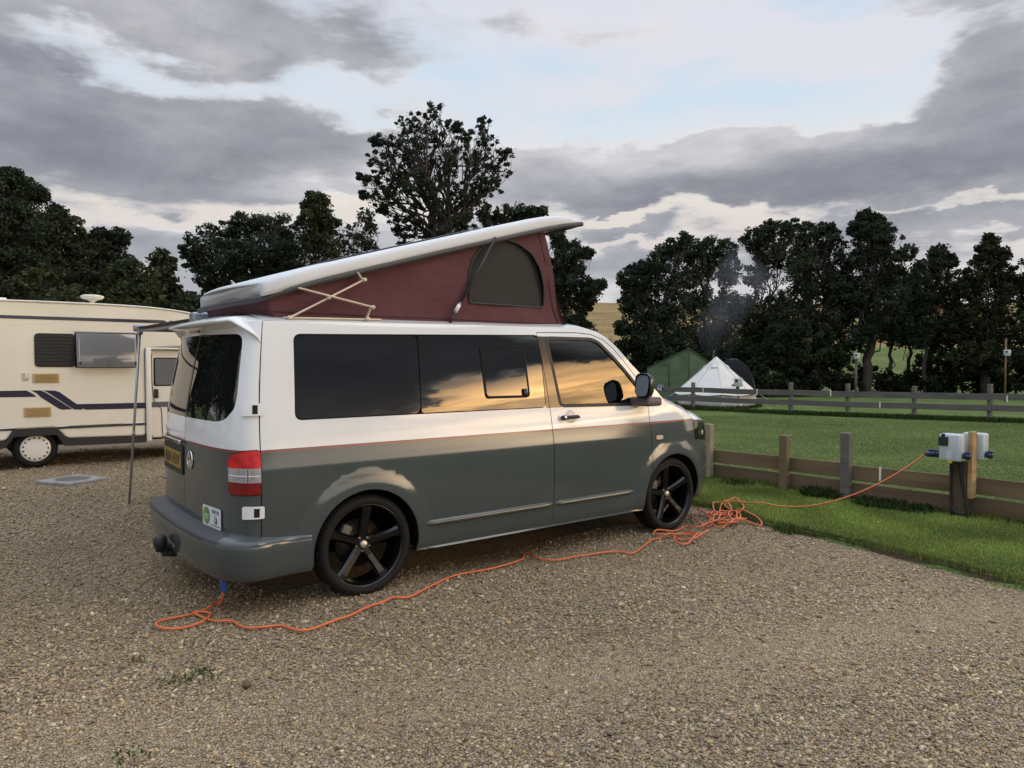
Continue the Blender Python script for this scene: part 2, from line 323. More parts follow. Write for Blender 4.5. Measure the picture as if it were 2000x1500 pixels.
def build_land():
    nt = gm.node_tree; L = nt.links.new; p = nt.nodes['Principled BSDF']; p.inputs['Roughness'].default_value = .95; p.inputs['Specular IOR Level'].default_value = .15
    tc = nt.nodes.new('ShaderNodeTexCoord'); sp = nt.nodes.new('ShaderNodeSeparateXYZ'); L(tc.outputs['Object'], sp.inputs[0])
    def noise(sc, det=6, scale=(1, 1, 1)):
        mp = nt.nodes.new('ShaderNodeMapping'); mp.inputs['Scale'].default_value = scale; L(tc.outputs['Object'], mp.inputs[0])
        n = nt.nodes.new('ShaderNodeTexNoise'); n.inputs['Scale'].default_value = sc; n.inputs['Detail'].default_value = det; L(mp.outputs[0], n.inputs['Vector']); return n.outputs['Fac']
    def ramp(v, st):
        r = nt.nodes.new('ShaderNodeValToRGB'); L(v, r.inputs[0]); e = r.color_ramp.elements
        while len(e) < len(st): e.new(.5)
        for q, (a, c) in zip(e, st): q.position = a; q.color = (*c, 1)
        return r.outputs[0]
    def mix(f, a, b, mode='MIX'):
        n = nt.nodes.new('ShaderNodeMix'); n.data_type = 'RGBA'; n.blend_type = mode
        if isinstance(f, float): n.inputs[0].default_value = f
        else: L(f, n.inputs[0])
        L(a, n.inputs[6]); L(b, n.inputs[7]); return n.outputs[2]
    lawn = ramp(noise(.9, 9), [(.3, (.065, .100, .026)), (.5, (.092, .135, .036)), (.68, (.125, .16, .048))])
    fine = ramp(noise(45, 4), [(.3, (.45, .45, .45)), (.7, (1.35, 1.35, 1.35))]); lawn = mix(1., lawn, fine, 'MULTIPLY')
    wheat = ramp(noise(.05, 8, (1., 1., 22.)), [(.3, (.17, .115, .045)), (.5, (.235, .165, .068)), (.7, (.29, .21, .09))])
    wf = ramp(noise(1.4, 6), [(.3, (.75, .75, .75)), (.7, (1.2, 1.2, 1.2))]); wheat = mix(1., wheat, wf, 'MULTIPLY')
    pasture = ramp(noise(.12, 8), [(.3, (.075, .105, .028)), (.6, (.10, .13, .036)), (.8, (.16, .16, .05))])
    dn = nt.nodes.new('ShaderNodeVectorMath'); dn.operation = 'DOT_PRODUCT'; L(tc.outputs['Object'], dn.inputs[0]); dn.inputs[1].default_value = (HD[0], HD[1], 0)
    def step(a, b):
        n = nt.nodes.new('ShaderNodeMapRange'); n.interpolation_type = 'SMOOTHSTEP'; L(dn.outputs['Value'], n.inputs[0]); n.inputs[1].default_value = a; n.inputs[2].default_value = b; return n.outputs[0]
    c = mix(step(50, 62), lawn, pasture); c = mix(step(116, 118), c, wheat); L(c, p.inputs['Base Color'])
    b = nt.nodes.new('ShaderNodeBump'); b.inputs['Strength'].default_value = .6; b.inputs['Distance'].default_value = .03; L(noise(30, 5), b.inputs['Height']); L(b.outputs[0], p.inputs['Normal'])
build_land()
nx, ny = len(xs), len(ys); I = np.arange(nx * ny).reshape(ny, nx)
o = fast_mesh('ground', np.stack([XX.ravel(), YY.ravel(), ZZ.ravel()], 1), np.stack([I[:-1, :-1].ravel(), I[:-1, 1:].ravel(), I[1:, 1:].ravel(), I[1:, :-1].ravel()], 1), gm, smooth=True); tag(o, kind='structure')
# gravel sheet of the parking area, gently uneven
gv = bpy.data.materials.new('gravel'); gv.use_nodes = True
def build_gravel():
    nt = gv.node_tree; L = nt.links.new; p = nt.nodes['Principled BSDF']; p.inputs['Roughness'].default_value = .9; p.inputs['Specular IOR Level'].default_value = .25
    tc = nt.nodes.new('ShaderNodeTexCoord')
    wn = nt.nodes.new('ShaderNodeTexNoise'); wn.inputs['Scale'].default_value = 25; L(tc.outputs['Object'], wn.inputs['Vector'])
    vm = nt.nodes.new('ShaderNodeVectorMath'); vm.operation = 'MULTIPLY_ADD'; L(wn.outputs['Color'], vm.inputs[0]); vm.inputs[1].default_value = (.03, .03, 0); L(tc.outputs['Object'], vm.inputs[2])
    vo = nt.nodes.new('ShaderNodeTexVoronoi'); vo.voronoi_dimensions = '2D'; vo.inputs['Scale'].default_value = 72; L(vm.outputs[0], vo.inputs['Vector'])
    ve = nt.nodes.new('ShaderNodeTexVoronoi'); ve.voronoi_dimensions = '2D'; ve.feature = 'DISTANCE_TO_EDGE'; ve.inputs['Scale'].default_value = 72; L(vm.outputs[0], ve.inputs['Vector'])
    sp = nt.nodes.new('ShaderNodeSeparateColor'); L(vo.outputs['Color'], sp.inputs[0])
    r = nt.nodes.new('ShaderNodeValToRGB'); L(sp.outputs[0], r.inputs[0]); e = r.color_ramp.elements
    st = GRAVEL
    while len(e) < len(st): e.new(.5)
    for q, (a, c) in zip(e, st): q.position = a; q.color = (*c, 1)
    ed = nt.nodes.new('ShaderNodeMapRange'); ed.interpolation_type = 'SMOOTHSTEP'; L(ve.outputs['Distance'], ed.inputs[0]); ed.inputs[1].default_value = 0.; ed.inputs[2].default_value = .16; ed.inputs[3].default_value = .36; ed.inputs[4].default_value = 1.
    big = nt.nodes.new('ShaderNodeTexNoise'); big.inputs['Scale'].default_value = .8; big.inputs['Detail'].default_value = 6; L(tc.outputs['Object'], big.inputs['Vector'])
    bg = nt.nodes.new('ShaderNodeMapRange'); L(big.outputs['Fac'], bg.inputs[0]); bg.inputs[1].default_value = .3; bg.inputs[2].default_value = .7; bg.inputs[3].default_value = .78; bg.inputs[4].default_value = 1.15
    m1 = nt.nodes.new('ShaderNodeVectorMath'); m1.operation = 'MULTIPLY'; L(r.outputs[0], m1.inputs[0]); L(ed.outputs[0], m1.inputs[1])
    m2 = nt.nodes.new('ShaderNodeVectorMath'); m2.operation = 'MULTIPLY'; L(m1.outputs[0], m2.inputs[0]); L(bg.outputs[0], m2.inputs[1]); L(m2.outputs[0], p.inputs['Base Color'])
    hs = nt.nodes.new('ShaderNodeMath'); hs.operation = 'MULTIPLY_ADD'; L(sp.outputs[1], hs.inputs[0]); hs.inputs[1].default_value = .5; L(ed.outputs[0], hs.inputs[2])
    b = nt.nodes.new('ShaderNodeBump'); b.inputs['Strength'].default_value = 1.; b.inputs['Distance'].default_value = .008; L(hs.outputs[0], b.inputs['Height']); L(b.outputs[0], p.inputs['Normal'])
GRAVEL = [(0.0, (0.135, 0.095, 0.054)), (0.14, (0.257, 0.186, 0.101)), (0.32, (0.369, 0.278, 0.162)), (0.5, (0.287, 0.219, 0.139)), (0.66, (0.439, 0.339, 0.206)), (0.8, (0.333, 0.235, 0.139)), (0.9, (0.503, 0.411, 0.274)), (1.0, (0.234, 0.198, 0.155))]
build_gravel()
def gz(x, y):
    x = np.asarray(x, float); y = np.asarray(y, float)
    return .012 * np.sin(x * 1.7 + .6 * y) * np.sin(y * 1.3 - .4 * x) + .008 * np.sin(3.1 * x - 1.9 * y) - .004
gy = np.unique(np.concatenate([[-45, -30, -20], np.arange(-12, 14, .2), [16, 20, 26, 34, 44]])); u = np.concatenate([np.linspace(0, .55, 8)[:-1], np.linspace(.55, .8, 12)[:-1], np.linspace(.8, 1, 60)])
GX = []; 
for y in gy: GX.append(-55 + (edge_x(y) + 55) * u)
GX = np.array(GX); GY = np.repeat(gy[:, None], len(u), 1); I = np.arange(GX.size).reshape(GX.shape)
o = fast_mesh('gravel_yard', np.stack([GX.ravel(), GY.ravel(), gz(GX, GY).ravel()], 1), np.stack([I[:-1, :-1].ravel(), I[:-1, 1:].ravel(), I[1:, 1:].ravel(), I[1:, :-1].ravel()], 1), gv, smooth=True); tag(o, kind='structure')
# ================================================================== trees
LEAF = M('leaves', (1, 1, 1), .75, attr='tint', trans=.22, spec=.12); BARK = M('bark', (.050, .042, .034), .95, bump=(9, .6), var=(4, .3)); ASHBARK = M('bark_pale', (.085, .072, .058), .95, bump=(9, .6), var=(4, .3))
def leaf_mesh(name, cen, size, tint, parent, mat, elong=1.7, up=.35):
    n = len(cen); d = RNG.normal(size=(n, 3)); d[:, 2] = d[:, 2] * .7; u = d / np.linalg.norm(d, axis=1, keepdims=True)
    q = RNG.normal(size=(n, 3)); q[:, 2] += up; w = np.cross(u, q); w /= np.linalg.norm(w, axis=1, keepdims=True) + 1e-9
    l = size * RNG.uniform(.6, 1.35, n)[:, None]; v = np.stack([cen - u * l * .5 * elong, cen + w * l * .5, cen + u * l * .5 * elong, cen - w * l * .5], 1).reshape(-1, 3)
    return fast_mesh(name, v, np.arange(4 * n).reshape(-1, 4), mat, parent, np.repeat(tint, 4, 0))
def wiggle(a, b, amp, k=5, sag=0.):
    a = np.array(a, float); b = np.array(b, float); t = np.linspace(0, 1, k + 1)[:, None]; p = a + (b - a) * t; L_ = np.linalg.norm(b - a)
    p[1:-1] += RNG.normal(size=(k - 1, 3)) * amp * L_; p[:, 2] += sag * L_ * np.sin(np.pi * t[:, 0]); return p
def make_tree(name, label, cat, group, base, lobes, trunk_r, leaf=.15, col=(.03, .042, .018), clump=.42, per=26, nbr=12, trunks=None, bare=0., fill=1., bark=None, fork=None, flat=.85, cmax=None):
    """base (x,y); lobes: list of (centre xyz, radius, radius_z)"""
    bz = float(terrain(*base)); root = empty(name, (base[0], base[1], bz), label, cat, group)
    b = MB(); top = max(c[2] for c, _, _ in lobes); ctr = np.mean([c for c, _, _ in lobes], 0)
    tb = [np.array([base[0], base[1], bz - .1])]; fk = np.array(fork) if fork is not None else np.array([base[0] * .6 + ctr[0] * .4, base[1] * .6 + ctr[1] * .4, bz + (top - bz) * .32])
    tp = np.vstack([wiggle(tb[0], fk, .025, 6)]); b.tube(tp, np.linspace(trunk_r * 1.25, trunk_r * .8, len(tp)), 9)
    cens = []; sh = []
    for (c, r, rz) in lobes:
        c = np.array(c, float); st = tp[int(RNG.integers(3, 7))] if c[2] < fk[2] + 2.5 * r else fk
        lb = wiggle(st, c, .06, 6, .05); r0 = max(.025, trunk_r * .55 * min(1., r / 1.6)); b.tube(lb, np.linspace(r0, r0 * .35, len(lb)), 6)
        k = int(nbr * max(.5, (r / 1.5) ** 1.7 * fill))
        for _ in range(k):
            dv = RNG.normal(size=3); dv /= np.linalg.norm(dv); rr = RNG.uniform(.35, 1.) ** .55
            e = c + dv * np.array([r, r, rz]) * rr
            s0 = lb[int(RNG.integers(3, len(lb)))]; br = wiggle(s0, e, .07, 4, .04); b.tube(br, np.linspace(r0 * .38, .010, len(br)), 4)
            if RNG.random() < bare:
                for _ in range(3):
                    e2 = e + RNG.normal(size=3) * .28 * r * np.array([1, 1, .8]) + dv * r * .22; b.tube(wiggle(e, e2, .06, 3), [.011, .009, .007, .004], 3)
                continue
            m_ = int(per * RNG.uniform(.6, 1.4)); rc = clump * RNG.uniform(.65, 1.25) * min(1.3, max(.6, r / 1.4)); s_ = RNG.normal(size=(m_, 3)); s_ *= (RNG.uniform(0, 1, m_) ** .4 / np.linalg.norm(s_, axis=1))[:, None]
            cens.append(e + s_ * rc * np.array([1, 1, flat])); sh.append(np.full(m_, RNG.uniform(.62, 1.35)))
            mid_ = br[2]; m2 = m_ // 3; cens.append(mid_ + RNG.normal(size=(m2, 3)) * rc * .5); sh.append(np.full(m2, RNG.uniform(.6, 1.2)))
    cens = np.vstack(cens); sh = np.concatenate(sh); n = len(cens)
    tint = np.array(col)[None, :] * (sh * RNG.uniform(.75, 1.3, n))[:, None] * (1 + RNG.normal(size=(n, 3)) * .07); tint = np.clip(tint, .004, 1)
    b.build('trunk', bark or BARK, root)
    leaf_mesh('crown', cens, leaf, tint, root, LEAF); return root
def px_lobes(L_, d, jit=.6):
    out = []
    for q in L_:
        px, py, r = q[:3]; rz = q[3] if len(q) > 3 else r * .85; dd = d + RNG.uniform(-1, 1) * jit * r * d / FPX
        out.append((at_depth(px, py, dd), r * d / FPX, rz * d / FPX))
    return out
def gp(px, d): q = at_depth(px, 708, d); return (float(q[0]), float(q[1]))
def ptree(name, label, px, d, L_, tr, cat='tree', group=None, **k): return make_tree(name, label, cat, group, gp(px, d), px_lobes(L_, d), tr, **k)
GR_R = 'trees in the row beyond the campsite'; GR_L = 'trees behind the cream motorhome'
DK = (.036, .051, .030); DK2 = (.041, .054, .030); OL = (.050, .063, .030)
# behind the motorhome
ptree('broadleaf_tree', 'tallest dark tree, cut by the left edge behind the motorhome', -60, 30, [(-20, 400, 70), (40, 380, 48), (80, 430, 55), (-70, 430, 90), (20, 470, 90), (-50, 530, 90), (60, 520, 60), (20, 345, 20), (34, 356, 16), (70, 378, 20), (-110, 360, 70)], .30, group=GR_L, col=DK, leaf=.085, nbr=56, per=46, clump=.33, fill=1.15)
ptree('broadleaf_tree', 'dark round-crowned tree between the tallest left-edge tree and the leaning one', 120, 31, [(135, 445, 34), (110, 490, 55), (155, 500, 45), (80, 540, 60), (150, 560, 55), (185, 545, 40), (115, 420, 18)], .22, group=GR_L, col=DK2, leaf=.085, nbr=58, per=46, clump=.30, fill=1.2)
ptree('broadleaf_tree', 'slim leaning tree whose side branch reaches out above the motorhome satellite dome', 205, 32, [(232, 464, 26, 18), (218, 500, 26), (190, 500, 34), (200, 540, 36), (236, 545, 30), (215, 575, 30), (178, 470, 14), (196, 456, 8)], .14, group=GR_L, col=DK, leaf=.10, nbr=48, per=38, clump=.34, bare=.08)
ptree('bushy_tree', 'olive green bushy tree behind the front roof end of the motorhome', 262, 29, [(245, 520, 24), (275, 540, 28), (240, 560, 34), (285, 570, 30), (255, 590, 40), (225, 595, 34)], .10, group=GR_L, col=OL, leaf=.12, nbr=52)
ptree('bushy_tree', 'upright tree with a spiky twiggy top in the gap left of the raised roof', 318, 31, [(312, 508, 12, 18), (326, 520, 12, 16), (318, 545, 22), (300, 575, 30), (335, 578, 26), (318, 600, 36), (350, 600, 24)], .10, group=GR_L, col=DK2, leaf=.13, nbr=54, bare=.12)
ptree('shrub', 'wide dark shrub filling the gap under the trees left of the raised roof', 385, 34, [(370, 590, 26), (400, 600, 30), (345, 620, 34), (390, 640, 36), (430, 620, 34), (450, 650, 36)], .06, cat='shrub', col=DK, leaf=.13, nbr=50)
ptree('shrub', 'rounded olive shrub rising over the motorhome roof at the left edge', 60, 24, [(30, 575, 46), (90, 560, 46), (130, 585, 40), (-30, 590, 50), (60, 620, 56), (130, 630, 46), (-60, 610, 60)], .05, cat='shrub', col=OL, leaf=.11, nbr=46, clump=.36)
ptree('shrub', 'dark green shrub rising over the motorhome roof beside the satellite dome', 215, 25, [(180, 590, 34), (225, 600, 36), (265, 610, 34), (200, 640, 46), (265, 645, 46), (310, 640, 40), (340, 660, 40)], .05, cat='shrub', col=(.034, .044, .017), leaf=.11, nbr=48, clump=.36)
# behind the pop-top
ptree('oak_tree', 'broad flat-topped dark oak standing behind the low end of the raised roof', 480, 40, [(440, 450, 40, 24), (490, 440, 46, 24), (540, 445, 50, 26), (400, 470, 40, 26), (370, 490, 24, 16), (380, 515, 24, 18), (450, 500, 56, 34), (520, 490, 60, 34), (420, 535, 40, 26), (410, 560, 22, 14), (480, 550, 46), (560, 500, 50), (590, 470, 40), (550, 560, 50), (600, 540, 50), (470, 610, 50), (540, 630, 54), (600, 620, 50)], .34, col=DK, leaf=.095, nbr=44, per=50, clump=.35, flat=.6)
ptree('broadleaf_tree', 'narrow green-topped tree rising between the flat-topped oak and the tall ash', 610, 38, [(605, 400, 18), (625, 395, 16), (612, 425, 30), (640, 440, 24), (630, 470, 40), (650, 520, 44), (600, 450, 30), (610, 382, 8), (620, 570, 48), (660, 600, 48), (690, 570, 40)], .18, col=OL, leaf=.12, nbr=40, per=38, clump=.36)
ptree('bushy_tree', 'thin twiggy half-bare tree left of the tall ash', 700, 39, [(715, 420, 12, 14), (700, 450, 26), (725, 440, 16), (690, 485, 34), (720, 480, 18), (668, 470, 26), (735, 485, 12)], .10, col=DK2, leaf=.13, nbr=26, bare=.45, per=16)
def ash():
    d = 44.; base = gp(865, d); fk = at_depth(860, 470, d)
    L_ = [(850, 215, 20), (820, 235, 24), (790, 245, 26), (830, 270, 34), (885, 245, 16), (945, 240, 14, 18), (915, 265, 24), (950, 275, 22), (985, 300, 18), (975, 335, 26), (960, 365, 24), (930, 320, 34), (890, 300, 32), (860, 330, 38),
          (800, 300, 40), (765, 285, 30), (735, 275, 16), (740, 320, 28), (725, 350, 18), (770, 345, 36), (812, 355, 40), (765, 385, 24), (850, 390, 36), (905, 375, 28), (945, 355, 20), (800, 420, 26), (780, 440, 24), (790, 465, 20), (830, 455, 30), (705, 345, 12), (710, 380, 10), (925, 390, 14, 22), (910, 420, 18), (745, 405, 14)]
    make_tree('ash_tree', 'tall airy ash tree with visible limbs and bare twigs above the raised roof', 'tree', None, base, px_lobes(L_, d, 2.2), .42, leaf=.105, col=(.042, .055, .034), clump=.28, per=38, nbr=34, bare=.24, bark=BARK, fork=fk, flat=.75, fill=1.15)
ash()
ptree('bushy_tree', 'low bushy tree with sparse top showing just over the raised roof right of the ash', 930, 41, [(905, 430, 26), (950, 415, 20), (880, 450, 30), (985, 420, 20), (1015, 415, 18), (955, 450, 30), (1000, 440, 22), (1040, 415, 12), (1060, 412, 6), (1010, 455, 30)], .16, col=DK2, leaf=.15, nbr=34, bare=.15)
ptree('broadleaf_tree', 'dark ragged tree directly behind the high front end of the raised roof', 1085, 33, [(1090, 465, 22), (1115, 490, 24), (1145, 495, 12), (1095, 515, 34), (1120, 540, 30), (1150, 560, 22, 16), (1172, 556, 9), (1105, 570, 40), (1140, 595, 26), (1110, 620, 44), (1135, 640, 30), (1078, 550, 30), (1090, 660, 40)], .20, col=DK, leaf=.085, nbr=60, per=44, clump=.30)
# the row beyond the campsite
row = [(1262, 33, 'dark rounded tree at the left end of the row, behind the green tent', [(1330, 470, 22), (1310, 490, 30), (1280, 510, 30), (1250, 535, 28), (1226, 545, 20), (1230, 590, 24), (1214, 640, 16), (1270, 560, 44), (1320, 540, 40), (1260, 620, 50), (1320, 610, 50), (1240, 670, 36), (1290, 680, 60), (1330, 670, 40)], .22, DK),
       (1385, 35, 'dark tree second in the row, rising behind the white bell tent', [(1345, 485, 26), (1385, 485, 26), (1420, 490, 24), (1370, 520, 40), (1420, 530, 36), (1350, 580, 40), (1400, 590, 40), (1440, 600, 36), (1380, 650, 50), (1430, 660, 40)], .20, DK2),
       (1475, 36, 'airy tree third in the row with sky showing through its middle', [(1450, 600, 30), (1500, 660, 50), (1540, 690, 46), (1470, 465, 24), (1500, 450, 24), (1540, 445, 26), (1490, 490, 34), (1530, 500, 36), (1470, 540, 24), (1505, 610, 44), (1460, 640, 40), (1530, 590, 34), (1490, 690, 50)], .20, DK),
       (1590, 34, 'broad dense tree in the middle of the row', [(1540, 640, 44), (1600, 690, 50), (1660, 600, 44), (1580, 455, 26), (1610, 460, 30), (1560, 490, 40), (1620, 500, 44), (1580, 540, 50), (1640, 560, 48), (1560, 590, 44), (1610, 620, 54), (1560, 660, 46), (1640, 650, 40)], .24, DK2),
       (1690, 33, 'tallest tree of the row with a knobbly topmost tuft', [(1650, 560, 40), (1680, 660, 34), (1760, 655, 30), (1690, 425, 16), (1715, 430, 14), (1680, 450, 24), (1720, 455, 26), (1700, 490, 44), (1750, 490, 34), (1660, 500, 36), (1720, 540, 50), (1770, 540, 44), (1680, 580, 46), (1740, 600, 50), (1785, 590, 36), (1700, 640, 40), (1752, 640, 30)], .20, DK),
       (1815, 34, 'lower ragged tree of the row between the tallest and the right-hand one', [(1780, 590, 36), (1830, 660, 36), (1870, 640, 40), (1835, 495, 18), (1820, 520, 26), (1855, 510, 14), (1800, 550, 36), (1850, 550, 34), (1820, 600, 40), (1870, 590, 34), (1790, 630, 26), (1850, 640, 34)], .17, DK2),
       (1925, 32, 'pointed tree near the right edge with layered branches', [(1880, 640, 44), (1950, 690, 50), (1900, 700, 44), (1935, 468, 12, 14), (1928, 490, 20), (1950, 500, 20), (1915, 525, 30), (1955, 535, 32), (1890, 560, 30), (1930, 580, 44), (1975, 560, 24), (1900, 620, 40), (1960, 630, 46), (1925, 670, 40)], .19, (.030, .038, .018)),
       (2040, 32, 'dark tree cut off by the right edge, last of the row', [(2010, 550, 24), (2040, 520, 40), (2030, 590, 50), (2080, 560, 60), (2000, 640, 40), (2060, 660, 60)], .20, DK)]
for px, d, lab, L_, tr, c in row: ptree('broadleaf_tree', lab, px, d, L_, tr, group=GR_R, col=c, leaf=.08, nbr=62, per=46, clump=.31, fill=1.1)
for px, d, lab, L_ in ((1738, 33.5, 'left of three thin dark trunks seen against the bright pasture gap', [(1728, 648, 26), (1748, 640, 20)]), (1776, 34.5, 'middle of three thin dark trunks seen against the bright pasture gap', [(1768, 645, 24), (1790, 655, 22)]), (1803, 33., 'right of three thin dark trunks seen against the bright pasture gap', [(1810, 640, 26), (1796, 664, 18)])):
    ptree('young_tree', lab, px, d, L_, .085, group='thin trunks in the pasture gap', col=DK2, leaf=.08, nbr=60, per=30, clump=.3, fork=at_depth(px + RNG.uniform(-8, 8), 672, d))
# dark undergrowth under the row, with a gap where the pasture shows
hedge = [(1215, 33, 'dark undergrowth left of the green tent'), (1300, 34, 'dark undergrowth behind the green tent'), (1420, 34, 'dark undergrowth behind the white bell tent'), (1510, 33, 'dark undergrowth right of the dark dome tent'), (1600, 33, 'dark undergrowth left of the tall white-boxed pole'),
         (1690, 34, 'low dark undergrowth just right of the left white-boxed pole'), (1790, 34, 'low dark undergrowth below the gap in the row'), (1880, 33, 'dark undergrowth left of the right white-boxed pole'), (1985, 32, 'dark undergrowth at the right edge behind the white-boxed pole')]
for i, (px, d, lab) in enumerate(hedge):
    low = i in (5, 6); y0 = 738 if low else 705
    ptree('undergrowth', lab, px, d, [(px + dx, y0 + dy + (14 if low else 0), r * (.8 if low else 1.1)) for dx, dy, r in ((-45, 0, 34), (0, -16, 38), (45, -4, 34), (-20, 34, 34), (28, 34, 34), (-50, 50, 30), (55, 48, 30))], .04, cat='shrub', group='undergrowth below the row of trees', col=(.024, .033, .015), leaf=.09, nbr=48, per=44, clump=.36)
# out of frame: left trees added to darken the rear windows, right ones mirrored
for i, (x, y, h, r, lab) in enumerate(((-11.5, 15, 9.5, 3.6, 'added dark tree out of frame left, nearest the motorhome'), (-7, 21, 10, 3.8, 'added dark tree out of frame left, behind the motorhome tail'), (-16, 12, 10, 4.2, 'added dark tree out of frame far left of the yard'), (-11, 24, 11, 4.2, 'added dark tree out of frame at the back left of the yard'),
                                       (38, -31, 6.5, 3.0, 'dark tree out of frame right, mirrored in the door glass'), (45, -31, 7.0, 3.4, 'broad dark tree out of frame right, mirrored in the front wing'))):
    make_tree('broadleaf_tree', lab, 'tree', 'trees outside the picture', (x, y), [((x + RNG.uniform(-1, 1) * r * .5, y + RNG.uniform(-1, 1) * r * .5, h * q), r * s_, r * s_ * .8) for q, s_ in ((.35, .9), (.5, 1.), (.62, .95), (.75, .8), (.88, .55))], .25, leaf=.17, col=DK, clump=.7, per=70, nbr=13)
# ================================================================== campervan
def pchip(xs, ys):
    xs = np.array(xs, float); ys = np.array(ys, float); h = np.diff(xs); d = np.diff(ys) / h
    mm = np.zeros(len(xs)); mm[0] = d[0]; mm[-1] = d[-1]
    for i in range(1, len(xs) - 1):
        if d[i - 1] * d[i] > 0:
            w1 = 2 * h[i] + h[i - 1]; w2 = h[i] + 2 * h[i - 1]; mm[i] = (w1 + w2) / (w1 / d[i - 1] + w2 / d[i])
    def f(x):
        x = np.clip(np.asarray(x, float), xs[0], xs[-1]); i = np.clip(np.searchsorted(xs, x, side='right') - 1, 0, len(h) - 1); t = (x - xs[i]) / h[i]
        return (1 + 2 * t) * (1 - t) ** 2 * ys[i] + t * (1 - t) ** 2 * h[i] * mm[i] + t * t * (3 - 2 * t) * ys[i + 1] + t * t * (t - 1) * h[i] * mm[i + 1]
    return f
# half width, rear and nose position as functions of height; s runs along the right side and round both corners
WZ = pchip([.15, .257, .30, .40, .50, .70, .86, .89, .92, 1.0, 1.05, 1.175, 1.4, 1.6, 1.75, 1.80, 1.86],
           [.86, .925, .935, .944, .949, .953, .9515, .950, .9465, .936, .929, .909, .868, .828, .792, .776, .752])
XR = pchip([.15, .45, 1.0, 1.2, 1.5, 1.75, 1.86], [-.87, -.88, -.875, -.862, -.812, -.752, -.72])
XN = pchip([.15, .25, .45, .65, .8, .9, 1.0, 1.2, 1.86], [3.72, 3.82, 3.90, 3.90, 3.88, 3.86, 3.84, 3.80, 3.80])
S0, S1 = -.45, 2.45
def _sup(n, mm, k=400):
    ph = np.linspace(0, np.pi / 2, k); return np.sin(ph) ** (2 / n), np.cos(ph) ** (2 / mm)
_xr, _yr = _sup(7, 2.5); _xf, _yf = _sup(6.0, 2.5)
def _arc(x, y): return np.concatenate([[0], np.cumsum(np.hypot(np.diff(x), np.diff(y)))])
_ar = _arc(_xr * .42, _yr * .94); _af = _arc(_xf * 1.42, _yf * .94)
SR = S0 - _ar[-1]; SF = S1 + _af[-1]
def flare(s, z):
    o = 0
    for c in (0., 3.):
        t = np.clip((np.hypot(s - c, z - .335) - .38) / .125, 0, 1); o = o + .015 * (1 - t) ** 1.5 * (1 + 1.5 * t) * np.clip((z - .2) / .1, 0, 1)
    return o
def VP(s, z, off=0.):
    s = np.asarray(s, float); z = np.asarray(z, float); w = WZ(z)
    tr = np.clip(S0 - s, 0, _ar[-1]); tf = np.clip(s - S1, 0, _af[-1])
    fx = np.interp(tr, _ar, _xr); fy = np.interp(tr, _ar, _yr); gx = np.interp(tf, _af, _xf); gy = np.interp(tf, _af, _yf)
    x = np.where(s < S0, S0 - (S0 - XR(z)) * fx, np.where(s > S1, S1 + (XN(z) - S1) * gx, s))
    y = np.where(s < S0, -w * fy, np.where(s > S1, -w * gy, -w)) - flare(s, z)
    p = np.stack([x, y, z + 0 * s], -1)
    if np.any(np.asarray(off) != 0): p = p + VN(s, z) * np.asarray(off)[..., None]
    return p
def VN(s, z, e=.004):
    s = np.clip(s, SR + 2 * e, SF - 2 * e); a = VP(s + e, z) - VP(s - e, z); b = VP(s, z + e) - VP(s, z - e)
    n = np.cross(a, b); return n / (np.linalg.norm(n, axis=-1, keepdims=True) + 1e-12)
def inside(pts, poly):
    x, y = pts[:, 0], pts[:, 1]; r = np.zeros(len(pts), bool); n = len(poly)
    for i in range(n):
        (x1, y1), (x2, y2) = poly[i], poly[(i + 1) % n]; c = (y1 > y) != (y2 > y)
        with np.errstate(divide='ignore', invalid='ignore'): r ^= c & (x < (x2 - x1) * (y - y1) / (y2 - y1) + x1)
    return r
def dens(poly, st=.03, closed=True):
    out = []; n = len(poly)
    for i in range(n if closed else n - 1):
        a = np.array(poly[i], float); b = np.array(poly[(i + 1) % n], float); k = max(1, int(math.ceil(np.linalg.norm(b - a) / st)))
        out += [tuple(a + (b - a) * t / k) for t in range(k)]
    if not closed: out.append(tuple(poly[-1]))
    return out
def rnd(poly, r, k=4):
    """round the corners of a polygon"""
    out = []; n = len(poly)
    for i in range(n):
        p = np.array(poly[i], float); a = np.array(poly[i - 1], float) - p; b = np.array(poly[(i + 1) % n], float) - p
        ra = min(r, np.linalg.norm(a) * .45); rb = min(r, np.linalg.norm(b) * .45); A = p + a / np.linalg.norm(a) * ra; B = p + b / np.linalg.norm(b) * rb
        for t in np.linspace(0, 1, k + 1): out.append(tuple((1 - t) ** 2 * A + 2 * t * (1 - t) * p + t * t * B))
    return out
